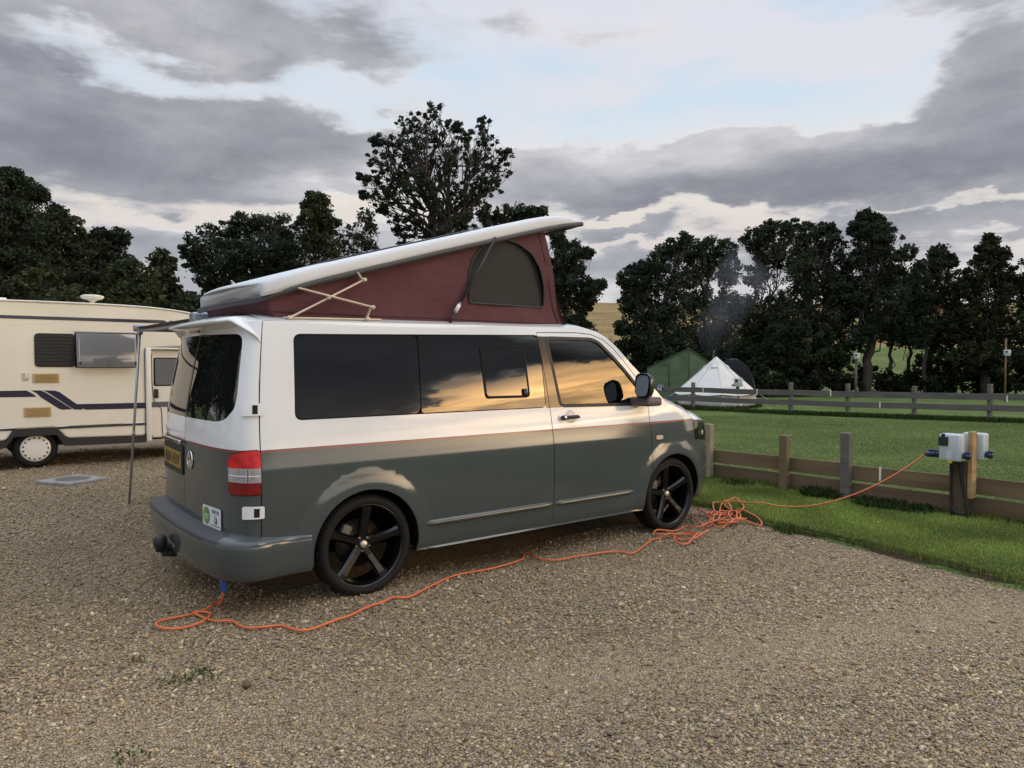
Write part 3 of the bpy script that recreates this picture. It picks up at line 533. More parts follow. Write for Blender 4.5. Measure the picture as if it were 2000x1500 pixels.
def tri2d(outline, holes=(), zl=(), st=.035):
    P = []; E = []
    def add(poly, closed=True):
        o = len(P); P.extend(poly); n = len(poly); E.extend((o + i, o + (i + 1) % n) for i in range(n if closed else n - 1))
    ou = dens(outline, st); hs = [dens(h, st) for h in holes]; add(ou)
    for h in hs: add(h)
    a = np.array(ou); x0, z0 = a.min(0); x1, z1 = a.max(0)
    for zz in zl: add(dens([(x0 - .02, zz), (x1 + .02, zz)], st, False), False)
    gx, gz = np.meshgrid(np.arange(x0 + st / 2, x1, st), np.arange(z0 + st / 2, z1, st)); g = np.stack([gx.ravel(), gz.ravel()], 1)
    g[:, 0] += RNG.uniform(-.1, .1, len(g)) * st; ok = inside(g, ou)
    for h in hs: ok &= ~inside(g, h)
    g = g[ok]; B = np.array(P)
    if len(g): g = g[np.array([np.min((B[:, 0] - q[0]) ** 2 + (B[:, 1] - q[1]) ** 2) > (st * .4) ** 2 for q in g])]
    v, e, f = delaunay_2d_cdt([Vector(p) for p in P] + [Vector(p) for p in g], E, [], 0, 1e-6)[:3]
    v = np.array([tuple(q) for q in v]); f = np.array([tuple(q) for q in f if len(q) == 3]); c = v[f].mean(1)
    ok = inside(c, ou)
    for h in hs: ok &= ~inside(c, h)
    f = f[ok]; d = v[f]; ar = (d[:, 1, 0] - d[:, 0, 0]) * (d[:, 2, 1] - d[:, 0, 1]) - (d[:, 2, 0] - d[:, 0, 0]) * (d[:, 1, 1] - d[:, 0, 1])
    f[ar < 0] = f[ar < 0][:, ::-1]; u = np.unique(f); mp = -np.ones(len(v), int); mp[u] = np.arange(len(u))
    return v[u], mp[f]
def panel(name, outline, mats, parent, holes=(), zl=(), st=.035, off=0., left=False, mfun=None, lip=0., tilt=None, lipm=None):
    v, f = tri2d(outline, holes, zl, st); s, z = v[:, 0], v[:, 1]
    p = VP(s, z, np.full(len(s), off)) if off else VP(s, z); n = VN(s, z)
    if tilt is not None: n = n + np.array(tilt); n /= np.linalg.norm(n, axis=1, keepdims=True)
    c = v[f].mean(1); mi = np.array([mfun(a, b) for a, b in c]) if mfun else None
    if lip:                                   # turn the free edges inward so a panel has thickness
        from collections import Counter
        ed = Counter(); 
        for t in f:
            for i in range(3): ed[(t[i], t[(i + 1) % 3])] += 1
        be = [e for e in ed if (e[1], e[0]) not in ed]; bv = sorted({q for e in be for q in e}); k = {q: len(p) + i for i, q in enumerate(bv)}
        fi = {}
        for ti, t in enumerate(f):
            for i in range(3): fi[(t[i], t[(i + 1) % 3])] = ti
        # duplicate rim vertices so that the shading of the panel stays smooth
        rim = {q: len(p) + len(bv) + i for i, q in enumerate(bv)}
        q0 = p[bv]; p = np.vstack([p, q0 - n[bv] * lip, q0]); n = np.vstack([n, n[bv], n[bv]])
        nf = [(rim[a], k[a], k[b], rim[b]) for a, b in be]; mi2 = [lipm] * len(be) if lipm is not None else [mi[fi[e]] for e in be] if mi is not None else [0] * len(be)
        F = [tuple(t) for t in f] + nf; MI = (list(mi) if mi is not None else [0] * len(f)) + mi2; sm = [True] * len(f) + [False] * len(nf)
    else: F = [tuple(t) for t in f]; MI = mi; sm = [True] * len(F)
    if left:
        p = p * [1, -1, 1]; n = n * [1, -1, 1]; F = [t[::-1] for t in F]
    return mesh(name, p, F, mats, MI, parent, sm, n)
def vframe(s, z, off=0., left=False):
    p = VP(np.array(s), np.array(z), np.array(off)); n = VN(np.array(s), np.array(z)); e = .003
    t = VP(np.array(s + e), np.array(z)) - VP(np.array(s - e), np.array(z)); t /= np.linalg.norm(t); b = np.cross(n, t)
    if left:
        k = np.array([1, -1, 1]); p = p * k; n = n * k; t = -t * k; b = b * k
    m4 = Matrix.Identity(4)
    for i in range(3): m4[i][0], m4[i][1], m4[i][2], m4[i][3] = t[i], b[i], n[i], p[i]
    return m4

WHITE = M('white_paint', (.69, .715, .73), .5, 0, 1., spec=.1, var=(2.2, .035)); GREY = M('grey_paint', (.052, .066, .070), .5, 0, 1., spec=.05, coat_rough=.09, var=(2.5, .06))
RED = M('red_stripe', (.16, .03, .04), .4, 0, .6); BLACK = M('black_gloss', (.008, .008, .009), .25, 0, .6)
TRIM = M('black_trim', (.018, .018, .019), .55, bump=(160, .1)); VOID = M('dark_inside', (.006, .006, .006), .9)
TINT = M('tinted_glass', (.006, .007, .008), .012, ior=1.85); CHROME = M('chrome', (.72, .72, .72), .12, 1.)
RUB = M('rubber', (.008, .008, .008), .75, spec=.3, bump=(120, .2)); RIM = M('black_rim', (.004, .004, .005), .22, 0, .3, spec=.3)
STEEL = M('brake_steel', (.22, .21, .2), .45, 1.); CLOTH = M('seat_cloth', (.02, .02, .022), .9)
REDLENS = M('red_lens', (.50, .004, .008), .25, 0, .35, ior=1.4, var=(24, .35)); DRED = M('dark_red_lens', (.17, .003, .006), .25, 0, .35, ior=1.4, var=(24, .3))
CLEAR = M('clear_lens', (.32, .32, .33), .2, 0, .5, var=(40, .3), vscale=(1, 1, .2))
def glass_mat(name, tint, ior):
    mt = bpy.data.materials.new(name); mt.use_nodes = True; nt = mt.node_tree; nt.nodes.remove(nt.nodes['Principled BSDF']); L = nt.links.new
    t = nt.nodes.new('ShaderNodeBsdfTransparent'); t.inputs[0].default_value = (*tint, 1); g = nt.nodes.new('ShaderNodeBsdfGlossy'); g.inputs['Roughness'].default_value = .01
    fr = nt.nodes.new('ShaderNodeFresnel'); fr.inputs[0].default_value = ior; mx = nt.nodes.new('ShaderNodeMixShader')
    L(fr.outputs[0], mx.inputs[0]); L(t.outputs[0], mx.inputs[1]); L(g.outputs[0], mx.inputs[2]); L(mx.outputs[0], nt.nodes['Material Output'].inputs[0]); return mt
CABGLASS = glass_mat('cab_glass', (.62, .70, .66), 1.72)

van = empty('campervan', (1.5, 0, 0), 'two-tone white and grey campervan with raised maroon pop-top roof', 'campervan')
ZS = 1.0                                                           # paint line
def paint(s, z): return 0 if z > ZS else (2 if z > ZS - .017 else 1)
def bpaint(s, z): return 3 if 1.532 < s < 1.62 and 1.163 < z < 1.735 else paint(s, z)
def arch(c, r=.372, a0=None, k=26, zc=.33, zb=.25):
    a = math.asin((zb - zc) / r); return [(c + r * math.cos(t), zc + r * math.sin(t)) for t in np.linspace(math.pi - a, a, k)]
ARC_F = arch(3.0); ARC_R = arch(0.)
door_front_arc = [p for p in ARC_F if p[0] <= 2.70 and p[1] < .56]
DOOR = [(1.583, .25), (2.60, .25)] + door_front_arc + [(2.704, .60), (2.705, .685), (2.703, .84), (2.697, .99), (2.708, 1.13), (2.705, 1.235), (2.61, 1.375), (2.476, 1.515),
        (2.36, 1.632), (2.25, 1.707), (2.12, 1.747), (1.95, 1.757), (1.535, 1.748), (1.545, 1.6), (1.558, 1.468), (1.577, 1.15), (1.588, .83), (1.589, .514)]
WDOOR = rnd([(1.687, 1.174), (2.632, 1.157), (2.655, 1.235), (2.583, 1.335), (2.463, 1.452), (2.345, 1.563), (2.2, 1.685), (2.12, 1.712), (1.622, 1.712)], .04)
QUART = rnd([(-.462, 1.171), (.417, 1.173), (.449, 1.703), (-.43, 1.686)], .055, 6); QUART[0:0] = []
MID = rnd([(.424, 1.173), (1.533, 1.172), (1.549, 1.724), (.456, 1.7035)], .022, 4)
def shrink(poly, d):
    c = np.array(poly).mean(0); out = []
    n = len(poly)
    for i in range(n):
        a, b, q = np.array(poly[i - 1]), np.array(poly[(i + 1) % n]), np.array(poly[i]); t = b - a; t /= np.linalg.norm(t) + 1e-9; out.append(tuple(q + np.array([-t[1], t[0]]) * d))
    return out
WINHOLE = shrink(QUART, -.006)
GL = [(-.468, 1.165), (1.553, 1.165), (1.556, 1.4), (1.546, 1.732), (.45, 1.711), (-.40, 1.694), (-.438, 1.685)]   # one opening for both rear panes
WIN_OPEN = rnd([(-.468, 1.164), (1.537, 1.166), (1.553, 1.732), (-.434, 1.694)], .05, 6)
LIGHT = [(-.904, .755), (-.893, .738), (-.70, .741), (-.684, .75), (-.684, .992), (-.70, 1.0), (-.765, .996), (-.861, .974), (-.896, .95), (-.904, .93)]
HEAD = [(3.322, .806), (3.46, .792), (3.62, .775), (3.85, .79), (3.9, .83), (3.86, .90), (3.6, .945), (3.445, .974), (3.335, .985), (3.318, .95)]
RSEAM = -.680
BODY = ([(RSEAM, .25)] + ARC_R + [(1.0, .25), (1.9, .25)] + ARC_F + [(3.6, .25), (4.0, .25), (SF, .25), (SF, .6), (SF, .86), (4.2, .885), (3.95, .915), (3.6, .958), (3.445, .985), (3.318, .992),
        (3.296, 1.04), (3.13, 1.105), (2.956, 1.169), (2.876, 1.244), (2.78, 1.325), (2.66, 1.424), (2.568, 1.497), (2.484, 1.575), (2.40, 1.652), (2.30, 1.727), (2.20, 1.775), (2.08, 1.797),
        (1.9, 1.803), (1.6, 1.798), (.5, 1.786), (RSEAM, 1.766)])
TOP = BODY[BODY.index((4.2, .885)):]
REARD = [(SR + .003, .47), (-1.2, .47), (RSEAM - .006, .47), (RSEAM - .006, 1.0), (RSEAM - .008, 1.4), (RSEAM - .006, 1.766), (-.8, 1.766), (-1.2, 1.768), (SR + .003, 1.77)]
RWIN = rnd([(SR + .02, 1.152), (-1.05, 1.156), (-.945, 1.172), (-.848, 1.24), (-.830, 1.32), (-.830, 1.62), (-.845, 1.672), (-.9, 1.69), (SR + .02, 1.70)], .035)
def recess(name, outline, parent, left, off=-.012):
    return panel(name, outline, VOID, parent, off=off, left=left, st=.08)
for left in (False, True):
    panel('body', BODY, [WHITE, GREY, RED, BLACK, VOID], van, lipm=4, holes=[shrink(DOOR, -.006), WIN_OPEN, HEAD], zl=(ZS, ZS - .017, 1.163, 1.735), left=left, mfun=bpaint, lip=.014)
    # dark inner skin seen through the panel gaps
    panel('inner_skin', [(SR, .30)] + [(-.45, .30)] + arch(0, .40, zb=.3) + [(1.0, .3)] + arch(3.0, .40, zb=.3) + [(3.8, .3), (SF, .3), (SF, .84), (3.6, .93), (3.3, .97), (2.9, 1.14), (2.66, 1.14), (1.62, 1.14), (1.56, 1.3), (1.575, 1.70), (1.5, 1.78), (SR, 1.755)], VOID, van,
          off=-.02, left=left, st=.09)
    # rear panes: bonded dark glass
    panel('side_window', QUART, TINT, van, off=-.003, left=left, st=.05)
    pw = panel('side_window', MID, TINT, van, off=-.003, left=left, st=.05)
    if not left:
        ins = rnd([(.972, 1.252), (1.386, 1.25), (1.386, 1.64), (.965, 1.638)], .035, 4); inn = shrink(ins, .014)
        panel('opening_pane', rnd([(.984, 1.266), (1.374, 1.264), (1.374, 1.629), (.977, 1.629)], .03, 4), TINT, pw, off=.0035, st=.05, tilt=(0., 0., .012))
        panel('pane_frame', ins, VOID, pw, holes=[rnd([(.981, 1.270), (1.369, 1.268), (1.373, 1.632), (.974, 1.632)], .03, 4)], off=.005, st=.04, lip=.008)
        b = MB(); mw = vframe(1.335, 1.292, .012); b.box((0, 0, 0), (.035, .05, .02), .006, None, 2); o = b.build('pane_latch', TRIM, pw); o.data.transform(mw)
    # front door
    dr = panel('front_door', DOOR, [WHITE, GREY, RED, BLACK, VOID], van, lipm=4, holes=[WDOOR], zl=(ZS, ZS - .017, 1.163, 1.722, 1.345), left=left, lip=.02,
               mfun=lambda s, z: 3 if (z > 1.163 and s < 1.70 and z < 1.722) or (z > 1.163 and s > 2.56 and z < 1.345) else paint(s, z))
    panel('door_window', shrink(WDOOR, -.004), CABGLASS, dr, off=-.008, left=left, st=.06)
    panel('window_seal', shrink(WDOOR, -.012), TRIM, dr, holes=[shrink(WDOOR, .014)], off=.002, left=left, st=.05)
    sg = -1 if not left else 1
    b = MB(); mw = vframe(1.765, 1.079, .0, left)                   # grip over a round recess
    b.tube([(-.10, 0, .012), (-.08, 0, .028), (-.02, .002, .034), (.06, .002, .034), (.09, 0, .016)], [.010, .013, .014, .014, .010], 10)
    b.lathe([(.0, .03), (.017, .03), (.02, .024), (.02, 0)], (-.075, 0, .012), 'z', 16)
    o = b.build('door_handle', TRIM, dr); o.data.transform(mw)
    b = MB(); b.lathe([(0, .0005), (.045, .0008), (.05, .002), (.053, .0)], (0, 0, 0), 'z', 28); o = b.build('handle_recess', M('recess_white', (.55, .55, .54), .4, 0, .5), dr); o.data.transform(vframe(1.78, 1.088, .001, left))
    b = MB(); b.lathe([(0, .004), (.012, .004), (.014, 0)], (0, 0, 0), 'z', 16); o = b.build('lock_barrel', CHROME, dr); o.data.transform(vframe(1.69, 1.079, .046, left))
    # crease moulding low on the flank
    for a, e in ((.43, 1.575), (1.60, 2.485)):
        st = np.linspace(a, e, 30); prof = [(.440, 0.), (.438, .005), (.431, .011), (.420, .016), (.408, .017), (.401, .010), (.400, 0.)]; v = []; f = []
        for i, q in enumerate(st):
            k = min(1., (q - a) / .04 + .05, (e - q) / .04 + .05)
            v += [tuple(VP(np.array(q), np.array(.418 + (zz - .418) * (.4 + .6 * k)), np.array(o_ * k + .0005))) for zz, o_ in prof]
        n = len(prof); f = [(i * n + j, (i + 1) * n + j, (i + 1) * n + j + 1, i * n + j + 1) for i in range(len(st) - 1) for j in range(n - 1)]
        v = np.array(v)
        if left: v = v * [1, -1, 1]; f = [q[::-1] for q in f]
        mesh('side_moulding', v, f, GREY, None, van if a < 1 else dr, True)
    # sill underside
    st = [q for q in np.linspace(.37, 2.63, 30)]; v = [tuple(VP(np.array(q), np.array(.25))) for q in st] + [(q, -.93, .238) for q in st] + [(q, -.80, .235) for q in st]; k = len(st)
    f = [(i, k + i, k + i + 1, i + 1) for i in range(k - 1)] + [(k + i, 2 * k + i, 2 * k + i + 1, k + i + 1) for i in range(k - 1)]
    if left: v = [(a, -b_, c) for a, b_, c in v]; f = [q[::-1] for q in f]
    mesh('sill', v, f, GREY, None, van, False)
    # wheel wells
    for c in (0., 3.):
        b = MB(); n = 30; pr = [(.380, -.915), (.41, -.90), (.41, -.45), (0.02, -.45)]
        vs = []; an = np.linspace(math.radians(-9), math.radians(189), n)
        for r_, yy in pr: vs += [(c + r_ * math.cos(t), yy if not left else -yy, .33 + r_ * math.sin(t)) for t in an]
        b.add(vs, [(i * n + j, i * n + j + 1, (i + 1) * n + j + 1, (i + 1) * n + j) for i in range(3) for j in range(n - 1)], True); b.build('wheel_well', VOID, van)
    # headlight
    hl = panel('headlight', HEAD, BLACK, van, off=-.004, left=left, st=.04)
    panel('lens', shrink(HEAD, .006), CABGLASS, hl, off=.004, left=left, st=.04)
    for q, zq in ((3.45, .875), (3.66, .86)):
        b = MB(); b.lathe([(0, -.03), (.03, -.025), (.05, -.004), (.055, .0), (.058, 0)], (0, 0, 0), 'z', 20); o = b.build('reflector', CHROME, hl); o.data.transform(vframe(q, zq, .0, left))
    panel('side_indicator', rnd([(2.768, .842), (2.85, .842), (2.85, .878), (2.768, .878)], .014), M('indicator', (.62, .5, .4), .2, 0, 1.), van, off=.008, left=left, st=.03, lip=.008)
    # rear barn door
    rd = panel('rear_door', REARD, [WHITE, GREY, RED, BLACK, VOID], van, lipm=4, holes=[RWIN, shrink(LIGHT, -.005)], zl=(ZS, ZS - .017), left=left, mfun=lambda s, z: 3 if s < SR + .03 and 1.15 < z < 1.71 else paint(s, z), lip=.016, st=.03)
    panel('rear_window', shrink(RWIN, -.003), TINT, rd, off=-.003, left=left, st=.05)
    lb = lambda s, z: 0 if z > .895 else (1 if z > .812 else 2)
    tl = panel('tail_light', LIGHT, [REDLENS, CLEAR, DRED], van, zl=(.895, .853, .812), off=.006, left=left, st=.025, mfun=lb, lip=.02)
    panel('light_divider', [(-.893, .849), (-.69, .849), (-.69, .855), (-.893, .855)], M('lens_grey', (.75, .75, .75), .3), tl, off=.008, left=left, st=.03)
    panel('light_divider', [(-.758, .815), (-.752, .815), (-.752, .892), (-.758, .892)], M('lens_dark', (.12, .11, .11), .3), tl, off=.008, left=left, st=.03)
    panel('bulb_shade', rnd([(-.83, .826), (-.77, .826), (-.77, .886), (-.83, .886)], .02), M('bulb_grey', (.26, .26, .27), .3), tl, off=.0075, left=left, st=.03)
    for zh in (1.236, .637):
        h = panel('hinge', rnd([(-.785, zh - .037), (RSEAM + .012, zh - .035), (RSEAM + .012, zh + .035), (-.785, zh + .037)], .008), WHITE, rd, off=.014, left=left, st=.03, lip=.014)
        panel('hinge_slot', [(-.722, zh - .026), (-.694, zh - .026), (-.694, zh + .026), (-.722, zh + .026)], VOID, h, off=.0155, left=left, st=.03)

def cap(name, seg, mat, fx, fz, parent=van, nv=17, vmax=1.0, pw=2.6, mfun=None):
    """skin spanning from the right edge curve to the left one"""
    p = VP(np.array([q[0] for q in seg]), np.array([q[1] for q in seg])); vs = np.sin(np.linspace(-np.pi / 2, np.pi / 2, nv)) * vmax; v = []
    for i, (x, y, z) in enumerate(p):
        for q in vs: v.append((x + fx(i / (len(p) - 1)) * (1 - q * q), -y * -1 * -q if False else abs(y) * q, z + fz(i / (len(p) - 1)) * (1 - abs(q) ** pw)))
    f = [(i * nv + j, i * nv + j + 1, (i + 1) * nv + j + 1, (i + 1) * nv + j) for i in range(len(p) - 1) for j in range(nv - 1)]
    o = mesh(name, v, f, mat, None, parent, True)
    bm = bmesh.new(); bm.from_mesh(o.data); bmesh.ops.recalc_face_normals(bm, faces=bm.faces[:])
    if sum(q.normal.z for q in bm.faces) < 0: bmesh.ops.reverse_faces(bm, faces=bm.faces[:])
    bm.to_mesh(o.data); bm.free(); return o
T = dens(TOP, .05, False)
i_h = min(range(len(T)), key=lambda i: abs(T[i][0] - 2.876)); i_r = min(range(len(T)), key=lambda i: abs(T[i][0] - 2.15))
bon = [(SF - .01, .862)] + T[:i_h + 1]
cap('bonnet', bon, WHITE, lambda t: .0 + .30 * min(1, t * 1.6) * (1 - .35 * t), lambda t: .10 * min(1, t * 3), pw=4.5)
cap('windscreen', T[i_h:i_r + 1], M('windscreen_glass', (.012, .015, .016), .02, ior=1.7), lambda t: .19 * (1 - t) + .04, lambda t: .02 + .05 * t)
cap('roof', T[i_r:], WHITE, lambda t: .04 * (1 - min(1, t * 4)) - .09 * max(0, t - .8) * 5 * .0, lambda t: .075, pw=3.2)
# back edge of the roof above the rear doors
sr = np.linspace(SR, RSEAM, 30); v = [tuple(VP(np.array(q), np.array(1.766))) for q in sr]; w = [(-.50 - (.02), a[1] * .93, 1.766 + .072 * (1 - (abs(a[1]) / .80) ** 3.2)) for a in v]; mid = [(a[0] + .03, a[1] * .985, a[2] + .6 * (c[2] - a[2]) + .006) for a, c in zip(v, w)]
V_ = v + mid + w; k = len(v); f = [(r_ * k + i, r_ * k + i + 1, (r_ + 1) * k + i + 1, (r_ + 1) * k + i) for r_ in range(2) for i in range(k - 1)]
V2 = [(a, -b_, c) for a, b_, c in V_]; mesh('roof_rear', V_ + V2, f + [tuple(q + len(V_) for q in g[::-1]) for g in f], WHITE, None, van, True)
# underside
b = MB(); b.box((1.45, 0, .262), (4.6, 1.26, .03), .0); b.box((1.5, 0, .262), (2.2, 1.72, .028), 0); b.box((3.62, 0, .262), (.30, 1.3, .028), 0); b.build('underbody', VOID, van)
# rear bumper
sb = np.concatenate([np.linspace(-.385, -.9, 34), np.linspace(-.93, SR, 24)]); prof = [(-.004, .510, 0, 0), (.010, .498, .074, -.010), (.016, .486, .086, -.010), (.019, .474, .090, -.012), (.020, .44, .092, -.012), (.019, .36, .088, 0), (.016, .29, .078, 0), (.010, .252, .068, 0), (.002, .240, .058, 0), (-.06, .234, -.06, 0)]
for left in (False, True):
    v = []; f = []; mi = []; n = len(prof)
    for q in sb:
        k = float(np.clip((-.50 - q) / .36, 0, 1)); k = k * k * (3 - 2 * k); p0 = VP(np.array(q), np.array(.45)); nn = VN(np.array(q), np.array(.62)); nn = np.array([nn[0], nn[1], 0]); nn /= np.linalg.norm(nn)
        p0[1] += float(flare(q, .45)) * .6
        for o_, zz, kq, dz in prof:
            zz2 = zz + dz * k - (.035 * (1 - k) if zz > .43 else 0); a = p0 + nn * (o_ + kq * k); v.append((a[0], a[1], zz2))
    for i in range(len(sb) - 1):
        for j in range(n - 1):
            f.append((i * n + j, i * n + j + 1, (i + 1) * n + j + 1, (i + 1) * n + j)); mi.append(1 if (j < 3 and sb[i] < -.86) else 0)
    if left: v = [(a, -b_, c) for a, b_, c in v]; f = [q[::-1] for q in f]
    mesh('bumper', v, f, [GREY, M('step_plastic', (.035, .038, .042), .5, bump=(90, .15))], mi, van, True)
    mw = vframe(-1.2, .31, .088, left); b = MB(); b.box((0, 0, 0), (.13, .032, .012), .004); o = b.build('reflector', DRED, van); o.data.transform(mw)
# towing hook with a cover
b = MB(); b.tube([(-.80, 0, .25), (-.93, 0, .24), (-1.01, 0, .25), (-1.03, 0, .30)], .022, 10); b.lathe([(0, .375), (.03, .372), (.042, .355), (.044, .315), (.034, .30), (.03, .27), (0, .265)], (-1.035, 0, 0), 'z', 18)
b.box((-.96, .11, .262), (.07, .10, .07), .012, None, 2); b.build('tow_hook', TRIM, van)
# spoiler over the rear window
sp = np.concatenate([np.linspace(RSEAM - .01, -.86, 16), np.linspace(-.89, SR, 20)])
for left in (False, True):
    v = []; f = []
    for q in sp:
        k = float(np.clip((RSEAM - .01 - q) / .30, 0, 1)); k = k ** .8; zt = 1.640 + .150 * min(1, k * 1.45) ** .9; nn = VN(np.array(q), np.array(1.6)); nn = np.array([nn[0], nn[1], 0]); nn /= np.linalg.norm(nn)
        base = VP(np.array(q), np.array(min(zt, 1.8))); d = .004 + .118 * k; th = .007 + .007 * k
        for o_, dz in ((-.03 * k - .004, .012 * k), (d * .45, .008 * k), (d * .88, -.010 * k), (d, -.018 * k - th * .35), (d * .97, -.018 * k - th), (d * .5, -.03 * k - th), (.0, -.055 * k - th), (-.006, -.05 * k - th * .5)):
            a = base + nn * o_; v.append((a[0], a[1], zt + dz))
    n = 8; f = [(i * n + j, i * n + j + 1, (i + 1) * n + j + 1, (i + 1) * n + j) for i in range(len(sp) - 1) for j in range(n - 1)]
    if left: v = [(a, -b_, c) for a, b_, c in v]; f = [q[::-1] for q in f]
    f = [q[::-1] for q in f]; mesh('spoiler', v, f, WHITE, None, van, True)
b = MB(); b.box((-.80, 0, 1.722), (.012, .22, .018), .003); b.build('brake_light', DRED, van)
# number plate, handle trim, emblem and sticker on the rear doors
rdr = [o for o in van.children if o.name.startswith('rear_door')]; rd_r, rd_l = rdr[0], rdr[1]
mid_s = lambda yy: float(np.interp(yy, -np.array([VP(np.array(q), np.array(.9))[1] for q in np.linspace(SR, -.9, 60)])[::1], np.linspace(SR, -.9, 60)))
pf = vframe(mid_s(.30), .852, .006, True)
b = MB(); b.box((0, .004, -.004), (.56, .20, .008), .003); o = b.build('plate_recess', M('recess_grey', (.02, .024, .026), .5), rd_l); o.data.transform(pf)
b = MB(); b.box((0, 0, .003), (.52, .112, .006), .002); pl_ = b.build('number_plate', M('plate_yellow', (.27, .185, .03), .45, var=(9, .25)), rd_l); pl_.data.transform(pf)  # plate yellow darkened to carry the low light of the recess
text_mesh('plate_characters', 'AJ04 HUV', .105, M('plate_black', (.01, .01, .01), .5), pl_, pf @ Matrix.Translation((0, -.004, .0068)), bold=.0012)
b = MB(); b.beam((-.28, .125, .012), (.28, .125, .012), .03, .02, .006); o = b.build('handle_trim', CHROME, rd_l); o.data.transform(pf)
ef = vframe(-1.53, .878, .004)
b = MB(); n = 36; b.lathe([(.062, .001), (.058, .007), (.052, .007), (.049, .001)], (0, 0, 0), 'z', n)
for a_, c_ in (((-.024, .045), (0., .005)), ((0., .005), (.024, .045)), ((-.045, .022), (-.02, -.042)), ((-.02, -.042), (0., .0)), ((0., .0), (.02, -.042)), ((.02, -.042), (.045, .022))):
    b.beam((*a_, .004), (*c_, .004), .009, .006, .001, up=(0, 0, 1))
o = b.build('emblem', CHROME, rd_r); o.data.transform(ef)
b = MB(); b.lathe([(0, .0006), (.055, .0006)], (0, 0, 0), 'z', n); o2 = b.build('emblem_disc', BLACK, o); o2.data.transform(ef)
sf = vframe(-1.12, .57, .003)
b = MB(); b.prism(rnd([(-.14, -.063), (.14, -.063), (.14, .063), (-.14, .063)], .012), 0., .002, 'xy'); stk = b.build('sticker', M('sticker_white', (.62, .65, .68), .4), rd_r); stk.data.transform(sf)
b = MB(); b.lathe([(0, .0028), (.054, .0028)], (-.077, 0, 0), 'z', 32); o = b.build('green_disc', M('sticker_green', (.10, .22, .07), .5, var=(14, .5)), stk); o.data.transform(sf)
INK = M('sticker_ink', (.16, .19, .22), .6); DINK = M('sticker_dark', (.015, .018, .025), .6); PALE = M('sticker_pale', (.42, .52, .38), .6)
text_mesh('sticker_lettering', 'HIRE ME', .030, INK, stk, sf @ Matrix.Translation((.062, .036, .003)), bold=.0006)
b = MB()
for (x_, y_, w_, h_) in ((.062, .012, .05, .004), (.055, -.046, .14, .006)): b.box((x_, y_, .003), (w_, h_, .0012), 0)
o = b.build('sticker_small_print', INK, stk); o.data.transform(sf)
b = MB(); b.box((-.077, .004, .0034), (.075, .010, .001), 0); b.box((-.077, -.014, .0034), (.06, .008, .001), 0); o = b.build('disc_band', PALE, stk); o.data.transform(sf)
b = MB(); b.prism(rnd([(.048, -.034), (.084, -.034), (.084, .002), (.048, .002)], .006), .002, .0034, 'xy'); o = b.build('icon_square', DINK, stk); o.data.transform(sf)
text_mesh('icon_letter', 'f', .036, M('sticker_light', (.7, .72, .75), .5), o, sf @ Matrix.Translation((.067, -.015, .0042)), bold=.001)
# grille on the nose (both halves)
for left in (False, True):
    panel('grille', rnd([(3.97, .725), (SF, .715), (SF, .845), (3.95, .85)], .02), TRIM, van, off=.004, left=left, st=.05)
    panel('lower_grille', rnd([(3.75, .36), (SF, .34), (SF, .50), (3.8, .50)], .03), TRIM, van, off=.004, left=left, st=.05)
    panel('bumper_groove', [(3.47, .52), (3.478, .52), (3.50, .70), (3.70, .715), (3.70, .722), (3.49, .71)], TRIM, van, off=.002, left=left, st=.03)
# mirrors
def mirror(left):
    k = 1 if not left else -1; y0 = -1.06 * k; b = MB(); pr = []
    for i, (x_, sc) in enumerate(((2.475, .93), (2.463, 1.0), (2.48, 1.03), (2.515, .96), (2.545, .72), (2.56, .3))):
        pr += [(x_ + .012 * math.sin(t) * 0, y0 + sc * .083 * np.sign(math.cos(t)) * abs(math.cos(t)) ** .6, 1.322 + sc * .103 * np.sign(math.sin(t)) * abs(math.sin(t)) ** .6) for t in np.linspace(0, 2 * np.pi, 24, endpoint=False)]
    n = 24; b.add(pr, [(i * n + j, i * n + (j + 1) % n, (i + 1) * n + (j + 1) % n, (i + 1) * n + j) for i in range(5) for j in range(n)] + [tuple(range(5 * n, 6 * n))], True)
    mo = b.build('door_mirror', BLACK, van, recalc=True)
    g = [(2.472 + .16 * .088 * np.sign(math.sin(t)) * abs(math.sin(t)) ** .6 - .012, y0 + .069 * np.sign(math.cos(t)) * abs(math.cos(t)) ** .6, 1.322 + .088 * np.sign(math.sin(t)) * abs(math.sin(t)) ** .6) for t in np.linspace(0, 2 * np.pi, 24, endpoint=False)]
    b = MB(); b.add(g, [tuple(range(24))]); b.build('mirror_glass', M('mirror_face', (.36, .44, .50), .38, .7), mo)
    b = MB(); b.box((2.575, -1.0 * k, 1.186), (.19, .21, .075), .022, None, 3); b.build('mirror_arm', M('arm_grey', (.10, .09, .085), .5), mo)
mirror(False); mirror(True)
b = MB(); b.tube([(2.93, -.83, 1.23), (2.935, -.84, 1.275)], .008, 8); b.box((2.945, -.845, 1.29), (.03, .062, .055), .012, None, 2); o = b.build('front_mirror', BLACK, van)
b = MB(); b.box((2.9285, -.845, 1.29), (.002, .048, .042), 0); b.build('mirror_glass', MATS['mirror_face'], o)
